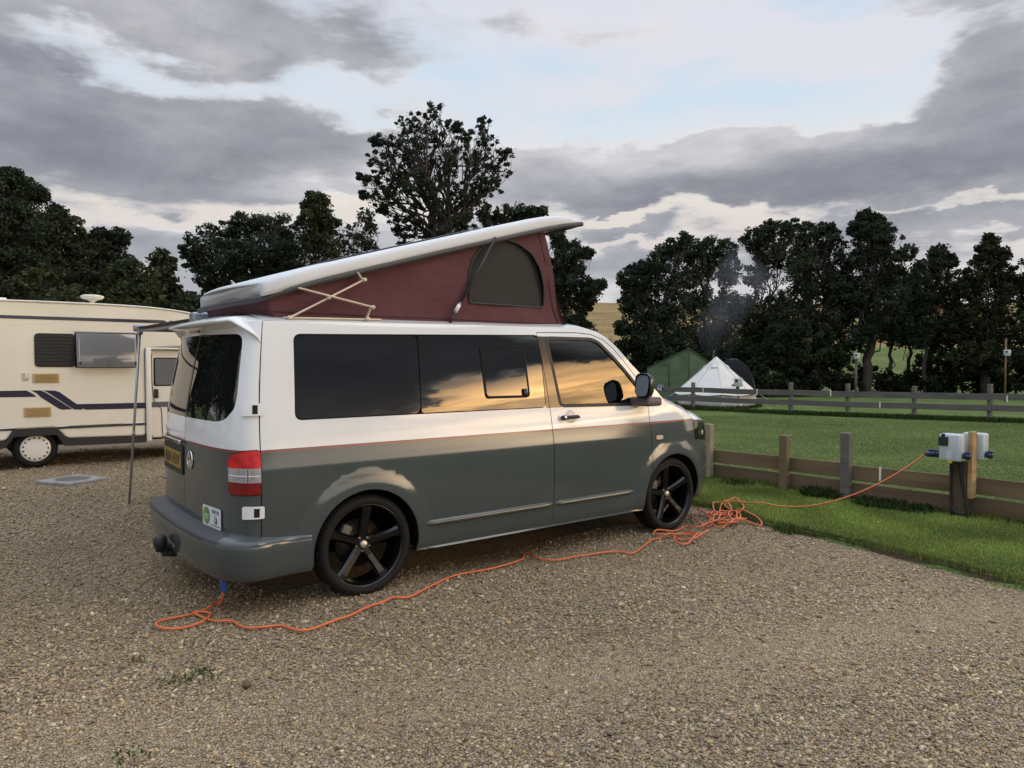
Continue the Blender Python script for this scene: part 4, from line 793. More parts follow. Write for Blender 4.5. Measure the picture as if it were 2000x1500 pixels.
# cab interior
for yy in (-.42, .42):
    b = MB(); b.box((1.95, yy, .72), (.50, .50, .16), .05, None, 3); b.box((1.70, yy, 1.05), (.15, .48, .62), .05, R_ := Matrix.Rotation(R(-12), 3, 'Y'), 3); b.box((1.64, yy, 1.44), (.09, .25, .18), .035, R_, 3); b.build('seat', CLOTH, van)
b = MB(); pts = [(2.22 + .19 * math.sin(t) * .38, -.42 + .19 * math.cos(t), 1.13 + .19 * math.sin(t)) for t in np.linspace(0, 2 * np.pi, 33)]; b.tube(pts, .016, 8, False); b.tube([(2.22, -.6, 1.13), (2.25, -.42, 1.12), (2.22, -.24, 1.13)], .022, 8); b.tube([(2.24, -.42, 1.12), (2.5, -.42, 1.0)], .03, 8); b.build('steering_wheel', TRIM, van)
b = MB(); b.box((2.60, 0, 1.02), (.40, 1.66, .26), .06, None, 3); b.box((2.50, -.42, 1.16), (.22, .40, .08), .03, None, 2); b.build('dashboard', TRIM, van)
b = MB(); b.box((1.6, 0, .50), (2.0, 1.72, .03), 0); b.box((1.52, 0, 1.1), (.03, 1.60, 1.25), 0); b.build('cab_floor', VOID, van)

# wheels: tyre, rim with five spokes, cap
def wheel(cx, left, rot):
    k = -1 if not left else 1; yo = .93; z0 = .33; yy = lambda q: k * q
    root = empty('wheel', (cx, k * .83, z0)); root.parent = van; root.matrix_parent_inverse = Matrix.Translation(-van.location)
    b = MB(); prof = [(.262, .915), (.270, .926), (.290, .932), (.308, .928), (.320, .917), (.3275, .902), (.330, .885), (.330, .865), (.326, .863), (.326, .857), (.330, .855), (.3305, .83), (.326, .828), (.326, .822), (.3305, .82), (.3305, .79), (.326, .788), (.326, .782), (.330, .78), (.328, .745), (.31, .715), (.27, .71)]
    b.lathe([(r_, yy(h)) for r_, h in prof], (cx, 0, z0), 'y', 72)
    ty = b.build('tyre', RUB, root, recalc=True)
    b = MB()
    for j in range(64):                                            # shoulder blocks
        a = 2 * math.pi * j / 64; rot_ = Matrix.Rotation(-a, 3, 'Y'); c = Vector((math.cos(a) * .3265, 0, math.sin(a) * .3265)); b.box((cx + c.x, yy(.888), z0 + c.z), (.010, .036, .020), .002, rot_)
    b.build('tread', RUB, ty)
    b = MB(); b.lathe([(r_, yy(h)) for r_, h in ((.250, .74), (.248, .86), (.252, .905), (.262, .922), (.268, .925), (.270, .918))], (cx, 0, z0), 'y', 72)
    rm = b.build('rim', RIM, root, recalc=True)
    b = MB()
    for j in range(5):
        a = rot + 2 * math.pi * j / 5; ca, sa = math.cos(a), math.sin(a); v = []
        for r_, w_, y_, th in ((.030, .034, .872, .05), (.085, .030, .880, .05), (.16, .031, .893, .045), (.225, .036, .905, .035), (.256, .043, .909, .03)):
            for t_, d_ in ((-w_, -.016), (-w_ * .55, 0), (w_ * .55, 0), (w_, -.016), (w_ * .9, -th), (-w_ * .9, -th)):
                v.append((cx + r_ * ca - t_ * sa, yy(y_ + d_), z0 + r_ * sa + t_ * ca))
        b.add(v, [(i * 6 + q, i * 6 + (q + 1) % 6, (i + 1) * 6 + (q + 1) % 6, (i + 1) * 6 + q) for i in range(4) for q in range(6)] + [tuple(range(6)), tuple(range(24, 30))])
    b.lathe([(.0, yy(.868)), (.055, yy(.866)), (.062, yy(.84)), (.06, yy(.78))], (cx, 0, z0), 'y', 30)
    b.build('spokes', RIM, rm, recalc=True)
    for j in range(5):
        a = rot + .628 + 2 * math.pi * j / 5; b = MB(); b.lathe([(0, yy(.872)), (.009, yy(.871)), (.011, yy(.86))], (cx + .047 * math.cos(a), 0, z0 + .047 * math.sin(a)), 'y', 10); b.build('wheel_bolt', STEEL, rm, recalc=True)
    b = MB(); b.lathe([(0, yy(.891)), (.018, yy(.890)), (.026, yy(.886)), (.0275, yy(.868))], (cx, 0, z0), 'y', 24); b.build('centre_cap', M('cap_metal', (.55, .53, .48), .35, .9, bump=(200, .2)), rm, recalc=True)
    b = MB(); b.lathe([(.0, yy(.80)), (.16, yy(.80)), (.162, yy(.775)), (0, yy(.775))], (cx, 0, z0), 'y', 40); b.build('brake_disc', M('brake_dark', (.05, .045, .04), .5, .8), root, recalc=True)
    b = MB(); b.box((cx - .11, yy(.80), z0 + .07), (.07, .07, .13), .012, Matrix.Rotation(R(28), 3, 'Y'), 2); b.build('brake_caliper', M('caliper', (.12, .11, .10), .5), root)
for cx, rr in ((0., R(85)), (3., R(97))):
    for left in (False, True): wheel(cx, left, rr)

# ---- pop-top
XS = np.array([-.585, -.561, -.297, .061, .42, .796, 1.25, 1.677, 1.80, 1.897, 1.99, 2.06, 2.11])
ZL = np.interp(XS, [-.60, -.561, -.297, .061, .796, 1.677, 1.897, 2.098, 2.12], [1.922, 1.931, 2.017, 2.126, 2.339, 2.585, 2.640, 2.680, 2.684])
ZU = np.interp(XS, [-.60, -.561, -.40, .253, 1.364, 1.70, 1.80, 1.90, 1.99, 2.06, 2.12], [1.990, 2.024, 2.088, 2.279, 2.595, 2.688, 2.708, 2.718, 2.720, 2.715, 2.702])
yp = [.700, .704, .703, .698, .685, .65, .5, .3, .12]
def shell():
    v = []; n = 2 * len(yp) + 1
    for i, x in enumerate(XS):
        zl, zu = ZL[i], ZU[i]; t = zu - zl; k = 1. if i > 1 else (.995 if i == 1 else .96)
        fr = float(np.clip((2.115 - x) / .2, 0, 1)) ** .5 * float(np.clip((x + .66) / .45, 0, 1)); half = [(yp[0], zl), (yp[1], zl + .3 * t), (yp[2], zl + .6 * t), (yp[3], zl + .85 * t), (yp[4], zu), (yp[5], zu + .008 * fr), (yp[6], zu + .016 * fr), (yp[7], zu + .021 * fr), (yp[8], zu + .023 * fr)]
        dx = lambda y: -.075 * (1 - (y / .7) ** 2) if i < 2 else (.06 * (1 - (y / .7) ** 2) if x > 1.9 else 0)
        kk = k * (1 - .04 * max(0, (x - 1.95) / .16))
        row = [(x + dx(y), -y * kk, z) for y, z in half] + [(x + dx(0), 0, half[-1][1] + .002)] + [(x + dx(y), y * kk, z) for y, z in reversed(half)]
        v += row
    f = [(i * n + j, i * n + j + 1, (i + 1) * n + j + 1, (i + 1) * n + j) for i in range(len(XS) - 1) for j in range(n - 1)]
    f += [tuple(range(n))[::-1], tuple(range((len(XS) - 1) * n, len(XS) * n))]
    f += [(i * n + n - 1, i * n, (i + 1) * n, (i + 1) * n + n - 1) for i in range(len(XS) - 1)]        # underside
    return v, f
v, f = shell()
me_ = mesh('pop_top', v, f, [M('gelcoat', (.63, .66, .685), .6, var=(3, .03)), M('roof_liner', (.05, .05, .055), .8)], [0] * (len(f) - len(XS) + 1) + [1] * (len(XS) - 1), van, [True] * (len(f) - len(XS) + 1) + [False] * (len(XS) - 1))
bm = bmesh.new(); bm.from_mesh(me_.data); bmesh.ops.recalc_face_normals(bm, faces=bm.faces[:]); bm.to_mesh(me_.data); bm.free()
for e in me_.data.edges: pass
pop = me_
# dark seal under the shell's rim, right round
rimpts = [(x, -.694 if i > 1 else -.66, z - .008) for i, (x, z) in enumerate(zip(XS, ZL))]
rear = [(-.61, -.55, 1.908), (-.64, -.35, 1.904), (-.655, 0, 1.902), (-.64, .35, 1.904), (-.61, .55, 1.908)]
path = [(x, -.698, z - .004) for x, z in zip(XS[::-1], ZL[::-1])][:-2] + [(-.575, -.655, 1.916)] + rear + [(-.575, .655, 1.916)] + [(x, .698, z - .004) for x, z in zip(XS[2:], ZL[2:])]
b = MB(); b.tube(smooth_path(path, 3), .020, 8); b.tube([(2.11, -.68, 2.676), (2.16, -.3, 2.676), (2.17, 0, 2.676), (2.16, .3, 2.676), (2.11, .68, 2.676)], .0155, 8); b.build('roof_seal', M('seal_grey', (.05, .052, .058), .6), pop)
b = MB()
b.box((.55, -.1, float(np.interp(.55, XS, ZU)) + .022), (1.3, .9, .006), .004, Matrix.Rotation(-math.atan(.288), 3, 'Y')); b.build('solar_panel', M('solar_dark', (.03, .035, .05), .3, 0, .5), pop)
# canvas: side walls in y = +-.66, rear and front walls
def canvas_mat():
    mt = M('maroon_canvas', (.092, .030, .036), .85, var=(5, .10)); nt = mt.node_tree; L = nt.links.new
    tc = nt.nodes.new('ShaderNodeTexCoord'); mp = nt.nodes.new('ShaderNodeMapping'); mp.inputs['Scale'].default_value = (1.0, 1.0, 2.2); mp.inputs['Rotation'].default_value = (0, R(25), 0); L(tc.outputs['Object'], mp.inputs[0])
    n = nt.nodes.new('ShaderNodeTexNoise'); n.inputs['Scale'].default_value = 2.4; n.inputs['Detail'].default_value = 5; L(mp.outputs[0], n.inputs['Vector'])
    bp = nt.nodes.new('ShaderNodeBump'); bp.inputs['Strength'].default_value = .45; bp.inputs['Distance'].default_value = .06; L(n.outputs['Fac'], bp.inputs['Height']); L(bp.outputs[0], nt.nodes['Principled BSDF'].inputs['Normal'])
    return mt
CAN = canvas_mat()
SIDE = [(-.52, 1.80), (0., 1.80), (.7, 1.80), (1.4, 1.80), (1.985, 1.80), (1.93, 1.86), (1.875, 1.97), (1.83, 2.1), (1.78, 2.3), (1.745, 2.48), (1.715, 2.60), (.8, 2.345), (.06, 2.13), (-.29, 2.022), (-.545, 1.938)]
ARCH_W = rnd([(.965, 1.963), (1.712, 1.961), (1.702, 2.12), (1.655, 2.27), (1.575, 2.385), (1.45, 2.45), (1.32, 2.470), (1.19, 2.45), (1.08, 2.385), (1.0, 2.28), (.962, 2.15)], .03)
cv = None
for sg in (-1, 1):
    vv, ff = tri2d(SIDE, [ARCH_W], (), .06)
    bul = lambda x, z: .018 * math.sin(3.1 * x + 4 * z) * math.sin(5 * z + 1.3 * x) + .012 * math.sin(7.3 * x - 5 * z)
    pts = [(a, sg * (.668 + bul(a, c)), c) for a, c in vv]; F = [tuple(t) for t in ff] if sg < 0 else [tuple(t[::-1]) for t in ff]
    o = mesh('canvas_wall', pts, F, CAN, None, pop, True)
    vv, ff = tri2d(ARCH_W, (), (), .09); mesh('mesh_window', [(a, sg * .660, c) for a, c in vv], [tuple(t) for t in ff] if sg < 0 else [tuple(t[::-1]) for t in ff], M('window_mesh', (.017, .017, .018), .75, var=(3, .35)), None, o, True)
    b = MB(); b.tube([(a, sg * (.671 + bul(a, c)), c) for a, c in ARCH_W + ARCH_W[:1]], .009, 6); b.build('window_piping', TRIM, o)
    for sm_ in ([(x_, 1.835) for x_ in np.linspace(-.5, 1.90, 20)], [(1.885, 1.84), (1.80, 2.0), (1.755, 2.15), (1.705, 2.35), (1.665, 2.56)]):
        b = MB(); b.tube([(a, sg * (.6695 + bul(a, c)), c) for a, c in sm_], .0035, 5); b.build('stitched_seam', M('seam_maroon', (.045, .018, .021), .85), o)
for nm, pts2 in (('rear', [(-.50, 1.79), (-.53, 1.86), (-.545, 1.938)]), ('front', [(1.985, 1.80), (1.93, 1.86), (1.875, 1.97), (1.83, 2.1), (1.78, 2.3), (1.745, 2.48), (1.715, 2.60)])):
    ys = np.linspace(-.668, .668, 15); v = [(x + (.05 if nm == 'rear' else .03) * (-1 if nm == 'rear' else 1) * (1 - (y / .668) ** 2), y, z + (.05 * (1 - (y / .668) ** 2) if nm == 'rear' and z < 1.8 else 0)) for x, z in pts2 for y in ys]
    f = [(i * 15 + j, i * 15 + j + 1, (i + 1) * 15 + j + 1, (i + 1) * 15 + j) for i in range(len(pts2) - 1) for j in range(14)]
    if nm == 'rear': f = [q[::-1] for q in f]
    mesh('canvas_wall', v, f, CAN, None, pop, True)
# scissor hinge and gas strut each side
CREAM = M('hinge_cream', (.62, .53, .40), .45, var=(8, .1))
for sg in (-1, 1):
    y1, y2, y3 = sg * .712, sg * .726, sg * .742; b = MB()
    b.beam((-.43, y2, 1.795), (.085, y2, 2.068), .010, .030, .002, up=(0, 1, 0)); b.beam((-.37, y3, 1.985), (.145, y3, 1.888), .010, .030, .002, up=(0, 1, 0))
    b.beam((.085, y1, 2.068), (.045, y1, 2.118), .010, .026, .002, up=(0, 1, 0)); b.beam((.145, y1, 1.888), (.108, y1, 1.806), .010, .024, .002, up=(0, 1, 0))
    b.beam((-.46, y1, 1.797), (.22, y1, 1.808), .012, .028, .003, up=(0, 1, 0))
    for (x_, z_) in ((-.43, 1.797), (.085, 2.068), (.145, 1.888), (-.17, 1.937), (.108, 1.808)): b.lathe([(0, sg * .755), (.013, sg * .754), (.014, sg * .735)], (x_, 0, z_), 'y', 10)
    b.build('scissor_hinge', CREAM, pop)
    b = MB(); a_, c_ = Vector((.775, sg * .72, 1.81)), Vector((1.195, sg * .712, 2.465)); d_ = c_ - a_
    b.tube([a_ + d_ * .24, c_], .013, 8); b.cur = 1; b.tube([a_ + d_ * .10, a_ + d_ * .24], .0085, 8); b.cur = 2; b.tube([a_ + d_ * .12, a_ + d_ * .20], .015, 8); b.cur = 0; b.tube([a_, a_ + d_ * .10], .014, 8); b.build('gas_strut', [TRIM, M('strut_steel', (.5, .5, .5), .3, 1.), M('strut_white', (.75, .75, .73), .4)], pop)
# ---- side awning on the far flank
aw = MB(); aw.box((.75, .86, 1.868), (2.72, .12, .085), .02, None, 3); awo = aw.build('awning', M('awning_case', (.30, .33, .37), .35, .6), van)
v = []; n = 12
for i, x in enumerate(np.linspace(-.50, 2.0, 9)):
    for j, y in enumerate(np.linspace(.92, 3.46, n)): v.append((x, y, 1.885 + .012 * j / n - .05 * math.sin(math.pi * j / (n - 1)) * math.sin(math.pi * i / 8)))
f = [(i * n + j, (i + 1) * n + j, (i + 1) * n + j + 1, i * n + j + 1) for i in range(8) for j in range(n - 1)]
mesh('awning_fabric', v, f, M('awning_fabric', (.16, .17, .19), .8), None, awo, True)
b = MB(); b.box((.75, 3.47, 1.885), (2.56, .05, .07), .012, None, 2); b.build('awning_rail', MATS['awning_case'], awo)
for x in (-.47, 1.95):
    b = MB(); b.tube([(x, 3.45, 1.86), (x - .13 * np.sign(1 - x), 3.45, .0)], .0135, 10); b.box((x, 3.45, 1.845), (.05, .045, .06), .008, None, 2); b.tube([(x - .075 * np.sign(1 - x), 3.45, .78), (x - .08 * np.sign(1 - x), 3.45, .72)], .018, 10); b.build('awning_leg', M('leg_alloy', (.35, .36, .37), .4, .7), awo)
    b = MB(); b.tube([(x, .93, 1.84), (x, 3.44, 1.855)], .016, 8); b.build('awning_arm', MATS['leg_alloy'], awo)
# ================================================================== motorhome
CREAMP = M('cream_panel', (.74, .715, .61), .42, 0, .25, var=(1.1, .05), bump=(60, .03)); NAVY = M('navy_stripe', (.016, .016, .045), .45, 0, .3); IVORY = M('ivory_plastic', (.66, .63, .54), .45)
SKIRT = M('skirt_black', (.018, .018, .018), .65, bump=(80, .1)); BEIGE = M('vent_beige', (.50, .37, .18), .6); CABW = M('cab_cream', (.72, .70, .63), .35, 0, .6); WHITET = M('white_trim', (.72, .71, .67), .4)
ACR = M('acrylic_grey', (.14, .145, .155), .09, 0, .4, ior=1.6); DARKW = M('dark_pane', (.010, .011, .012), .06, ior=1.6)
mh = empty('motorhome', (-1.0, 8.2, 0), 'cream motorhome with navy stripes and white wheel covers parked on the gravel', 'motorhome')
Y0, Y1 = 7.20, 9.30
PROF = [(-2.7, .42), (-1.463, .42), (-1.37, .575), (-.87, .575), (-.735, .41), (.318, .385), (.318, 1.745), (1.02, 1.78), (1.16, 1.86), (1.20, 2.02), (1.17, 2.18), (1.08, 2.27), (.95, 2.312), (.62, 2.352), (.2, 2.378), (-.4, 2.388), (-1.5, 2.385), (-2.4, 2.36), (-2.64, 2.30), (-2.7, 2.2)]
b = MB(); b.prism(rnd(PROF, .05, 3), Y0, Y1); o = b.build('body', CREAMP, mh, recalc=True)
mod = o.modifiers.new('bevel', 'BEVEL'); mod.width = .025; mod.segments = 2; mod.limit_method = 'ANGLE'; mod.angle_limit = R(50)
# white trim line along the roof edge
b = MB(); pts = [(x, Y0 - .004, z - .004) for x, z in [(-2.4, 2.362), (-1.5, 2.387), (-.4, 2.390), (.2, 2.38), (.62, 2.354), (.95, 2.314), (1.07, 2.275)]]; b.tube(smooth_path(pts, 3), .014, 6); b.build('roof_trim', WHITET, mh)
def strip(name, polys, mat, y=Y0 - .004, t=.004, parent=None):
    b = MB()
    for pl in polys: b.prism(pl, y, y + t)
    return b.build(name, mat, parent or mh, recalc=True)
strip('upper_stripe', [[(-2.69, 2.136), (.64, 2.128), (.66, 2.14), (.60, 2.178), (-2.69, 2.178)]], NAVY)
for x_ in (.675, .755, .835): strip('stripe_flash', [[(x_, 2.178 - .002), (x_ + .045, 2.174), (x_ + .10, 2.12), (x_ + .085, 2.10), (x_ + .055, 2.115)]], NAVY)
strip('lower_stripe', [[(-2.69, 1.04), (-1.10, 1.028), (-1.13, 1.06), (-1.185, 1.10), (-1.22, 1.12), (-2.69, 1.126)]], NAVY)
strip('stripe_sweep', [[(-1.165, 1.119), (-1.045, 1.117), (-.995, 1.09), (-.66, .835), (-.78, .829), (-.82, .84), (-1.05, 1.02), (-1.10, 1.08)]], NAVY)
strip('stripe_sweep', [[(-1.015, 1.116), (-.88, 1.112), (-.82, 1.09), (-.52, .835), (-.55, .822), (-.63, .826), (-.68, .86), (-.95, 1.075)]], NAVY)
strip('lower_stripe', [[(-.615, .905), (.316, .896), (.316, .808), (-.49, .818)]], NAVY)
for a, e in ((-2.69, -1.345), (-.855, .316)):
    b = MB(); b.box(((a + e) / 2, Y0 - .008, .590 if a < -2. else .581), (e - a, .02, .022), .004); b.cur = 1; b.box(((a + e) / 2, Y0 - .006, .570 if a < -2. else .560), (e - a, .014, .014), .003); b.build('rubbing_trim', [CHROME, NAVY], mh)
# black skirt with the raised arch
strip('skirt', [[(-2.7, .30), (-1.55, .30), (-1.475, .33), (-1.375, .47), (-.865, .47), (-.76, .30), (.32, .28), (.32, .384), (-.735, .408), (-.872, .572), (-1.372, .575), (-1.466, .418), (-2.7, .40)]], SKIRT, Y0 - .02, .10)
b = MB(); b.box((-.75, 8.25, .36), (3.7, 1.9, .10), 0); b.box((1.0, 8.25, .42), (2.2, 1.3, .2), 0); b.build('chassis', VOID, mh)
# windows
wn = strip('louvre_panel', [rnd([(-1.115, 1.452), (-.615, 1.45), (-.615, 1.937), (-1.115, 1.936)], .06, 4)], SKIRT, Y0 - .010, .012)
b = MB()
for i in range(9): b.box((-.865, Y0 - .013, 1.49 + i * .05), (.46, .010, .010), .002)
b.build('louvre_slats', TRIM, wn)
fr = strip('side_window', [rnd([(-.62, 1.44), (.20, 1.438), (.225, 1.955), (-.62, 1.957)], .03, 3)], DARKW, Y0 - .006, .01)
b = MB(); b.box((-.205, Y0 - .07, 1.700), (.80, .022, .50), .012, Matrix.Rotation(R(-8), 3, 'X'), 2); pn = b.build('acrylic_pane', ACR, fr)
b = MB(); b.box((-.205, Y0 - .105, 1.462), (.78, .016, .02), .004); b.box((-.205, Y0 - .034, 1.935), (.78, .016, .016), .004); b.box((-.20, Y0 - .012, 1.968), (.84, .03, .020), .004)
for x_ in (-.57, .17): b.box((x_, Y0 - .085, 1.70), (.014, .012, .36), .003, Matrix.Rotation(R(-8), 3, 'X'))
b.build('pane_rail', M('rail_grey', (.42, .42, .42), .35, .3), pn)
for x_ in (-.56, .175, -.19): b = MB(); b.box((x_, Y0 - .115, 1.51 if x_ != -.19 else 1.478), (.022, .02, .04 if x_ != -.19 else .016), .004); b.build('pane_catch', TRIM, pn)
# fridge vents, lock, roof fittings
for x0, x1, z0, z1 in ((-1.140, -.816, 1.228, 1.362), (-1.252, -.924, .742, .880)):
    b = MB(); b.box(((x0 + x1) / 2, Y0 - .008, (z0 + z1) / 2), (x1 - x0, .02, z1 - z0), .006); vt = b.build('fridge_vent', BEIGE, mh); b = MB()
    for i in range(6): b.box(((x0 + x1) / 2, Y0 - .020, z0 + .022 + i * (z1 - z0 - .044) / 5), (x1 - x0 - .05, .010, .008), .002)
    b.build('vent_slats', M('vent_shadow', (.30, .21, .09), .6), vt)
b = MB(); b.box((-1.228, Y0 - .008, 1.32), (.075, .02, .11), .008); lk = b.build('socket_cover', M('socket_grey', (.50, .48, .43), .5), mh); b = MB(); b.box((-1.215, Y0 - .02, 1.325), (.03, .012, .06), .004); b.build('cover_flap', WHITET, lk)
b = MB(); b.lathe([(0, 2.545), (.12, 2.543), (.155, 2.53), (.158, 2.505), (.13, 2.485), (.06, 2.465), (.034, 2.44), (.034, 2.36), (0, 2.36)], (-.33, 7.55, 0), 'z', 32); b.build('aerial_dome', IVORY, mh, recalc=True)
b = MB(); b.box((-1.72, 7.7, 2.41), (.62, .5, .06), .02, None, 2); b.build('roof_vent', WHITET, mh); b = MB(); b.box((.2, 8.3, 2.40), (.5, .5, .07), .02, None, 2); b.build('roof_vent', WHITET, mh)
# cab: doors, bonnet and screen in front of the coach body
CP = [(.33, .33), (1.05, .33), (1.10, .56), (1.25, .66), (1.50, .66), (1.64, .56), (1.70, .33), (2.28, .36), (2.34, .55), (2.30, .80), (2.22, .93), (1.62, 1.10), (1.12, 1.72), (.33, 1.74)]
b = MB(); b.prism(CP, Y0 + .07, Y1 - .07); cb_ = b.build('cab', CABW, mh, recalc=True); md = cb_.modifiers.new('bevel', 'BEVEL'); md.width = .05; md.segments = 3; md.limit_method = 'ANGLE'; md.angle_limit = R(40)
b = MB(); b.box((.362, Y0 + .02, 1.02), (.075, .12, 1.44), .012, None, 2); b.box((.70, Y0 + .03, 1.735), (.72, .10, .03), .008); b.build('door_surround', WHITET, mh)
yd = Y0 + .062; b = MB(); b.prism(rnd([(.418, .35), (1.06, .35), (1.08, .62), (1.22, 1.02), (1.22, 1.12), (.99, 1.66), (.418, 1.66)], .04), yd, yd + .03); cdr = b.build('cab_door', CABW, mh, recalc=True)
b = MB(); b.prism(rnd([(.452, 1.148), (1.13, 1.145), (.94, 1.592), (.452, 1.594)], .03), yd - .004, yd + .01); cw = b.build('door_window', DARKW, cdr, recalc=True)
b = MB(); b.prism(rnd([(.475, 1.165), (1.10, 1.162), (.93, 1.575), (.475, 1.578)], .03), yd - .008, yd); b.build('door_glass', ACR, cw, recalc=True)
strip('door_stripe', [[(.418, .815), (1.1, .815), (1.15, .9), (.418, .9)]], M('stripe_grey', (.10, .10, .13), .4), yd - .003, .004, cdr)
b = MB(); b.box((.485, yd - .012, 1.03), (.062, .03, .14), .012, None, 2); b.build('door_handle', SKIRT, cdr)
b = MB(); b.tube([(.425, yd - .004, 1.65), (.428, yd - .004, 1.2), (.45, yd - .004, .93), (.56, yd - .004, .78), (.57, yd - .004, .36)], .006, 5); b.build('door_seal', M('seal_dark', (.10, .09, .08), .7), cdr)
b = MB(); b.add([(1.13, Y0 + .18, 1.71), (1.64, Y0 + .18, 1.11), (1.64, Y1 - .18, 1.11), (1.13, Y1 - .18, 1.71)], [(0, 1, 2, 3)]); b.v = [(x + .012, y, z + .012) for x, y, z in b.v]; b.build('windscreen', DARKW, mh)
def mh_wheel(x, near):
    y = Y0 + .06 if near else Y1 - .06; k = 1 if near else -1; z0 = .283; rt_ = empty('wheel', (x, y, z0)); rt_.parent = mh; rt_.matrix_parent_inverse = Matrix.Translation(-mh.location)
    b = MB(); b.lathe([(.18, y + k * .01), (.20, y - k * .008), (.245, y - k * .012), (.272, y + k * .01), (.283, y + k * .04), (.283, y + k * .17), (.26, y + k * .2), (.15, y + k * .2)], (x, 0, z0), 'y', 40); b.build('tyre', RUB, rt_, recalc=True)
    b = MB(); b.lathe([(0, y - k * .035), (.10, y - k * .034), (.15, y - k * .026), (.178, y - k * .020), (.188, y - k * .012), (.19, y + k * .0)], (x, 0, z0), 'y', 40); cv_ = b.build('wheel_cover', WHITET, rt_, recalc=True)
    b = MB()
    for j in range(15): a = 2 * math.pi * j / 15; b.lathe([(0, y - k * .0275), (.0135, y - k * .0272)], (x + .152 * math.cos(a), 0, z0 + .152 * math.sin(a)), 'y', 10)
    b.build('cover_holes', VOID, cv_)
for x_ in (-1.118, 1.375):
    mh_wheel(x_, True); mh_wheel(x_, False)
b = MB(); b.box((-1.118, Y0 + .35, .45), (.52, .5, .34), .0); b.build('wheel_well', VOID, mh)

# ================================================================== tents
GRN = M('green_canvas', (.105, .165, .090), .85, var=(2.5, .18), bump=(6, .25)); WCAN = M('white_canvas', (.60, .59, .56), .85, var=(3, .05), bump=(9, .15)); DOME = M('dark_nylon', (.016, .018, .022), .95, spec=0.)
def gzt(p): return float(terrain(p[0], p[1]))
# bell tent: eight panels, low wall, guy points
tc_ = at_depth(1399, 708, 25.4); gx_, gy_ = float(tc_[0]), float(tc_[1]); bell = empty('bell_tent', (gx_, gy_, gzt(tc_)), 'white canvas bell tent standing behind the far rail fence', 'tent')
def bell_build():
    n = 40; R0, H, HW = 1.40, 1.72, .46; b = MB(); rings = []
    for t in np.linspace(0, 1, 12):
        z = HW + (H - HW) * t; ring = []
        for j in range(n):
            a = 2 * np.pi * j / n; seam = abs(((j / n * 8) % 1) - .5) * 2; r = (R0 * (1 - t) ** 1.06 + .02) * (1 - .045 * (1 - seam) * (1 - t) * 1.2); ring.append((gx_ + r * math.cos(a), gy_ + r * math.sin(a), z - .05 * (1 - seam) * (1 - t) ** 3))
        rings += ring
    b.add(rings, [(i * n + j, i * n + (j + 1) % n, (i + 1) * n + (j + 1) % n, (i + 1) * n + j) for i in range(11) for j in range(n)] + [tuple(range(11 * n, 12 * n))]); b.build('roof_canvas', WCAN, bell)
    b = MB(); w = []
    for z in (-.03, .2, HW - .03):
        for j in range(n): a = 2 * np.pi * j / n; r = R0 * .93 + .025 * math.sin(j * 2.1) * (1 if z < .3 else .3); w.append((gx_ + r * math.cos(a), gy_ + r * math.sin(a), z))
    b.add(w, [(i * n + j, i * n + (j + 1) % n, (i + 1) * n + (j + 1) % n, (i + 1) * n + j) for i in range(2) for j in range(n)]); b.build('side_wall', M('wall_canvas', (.55, .54, .50), .85, var=(3, .1)), bell)
    for j in range(4):
        a = 2 * np.pi * (j + .3) / 4; c = Vector((gx_ + .36 * math.cos(a), gy_ + .36 * math.sin(a), 1.36)); b = MB(); b.box(c, (.16, .22, .10), .03, Matrix.Rotation(a, 3, 'Z') @ Matrix.Rotation(R(40), 3, 'Y'), 2); v_ = b.build('vent_hood', WCAN, bell)
    for j in range(8):
        a = 2 * np.pi * j / 8; b = MB(); b.tube([(gx_ + R0 * (1 - t) * math.cos(a) * 1.005, gy_ + R0 * (1 - t) * math.sin(a) * 1.005, HW + (H - HW) * t + .005) for t in np.linspace(0, .96, 8)], .010, 5); b.build('seam', M('seam_white', (.60, .59, .56), .8), bell)
    for j in range(8):
        a = 2 * np.pi * (j + .0) / 8; b = MB(); b.tube([(gx_ + R0 * math.cos(a), gy_ + R0 * math.sin(a), HW), (gx_ + (R0 + .75) * math.cos(a), gy_ + (R0 + .75) * math.sin(a), 0)], .005, 4); b.build('guy_rope', M('rope', (.6, .56, .45), .8), bell)
bell_build()
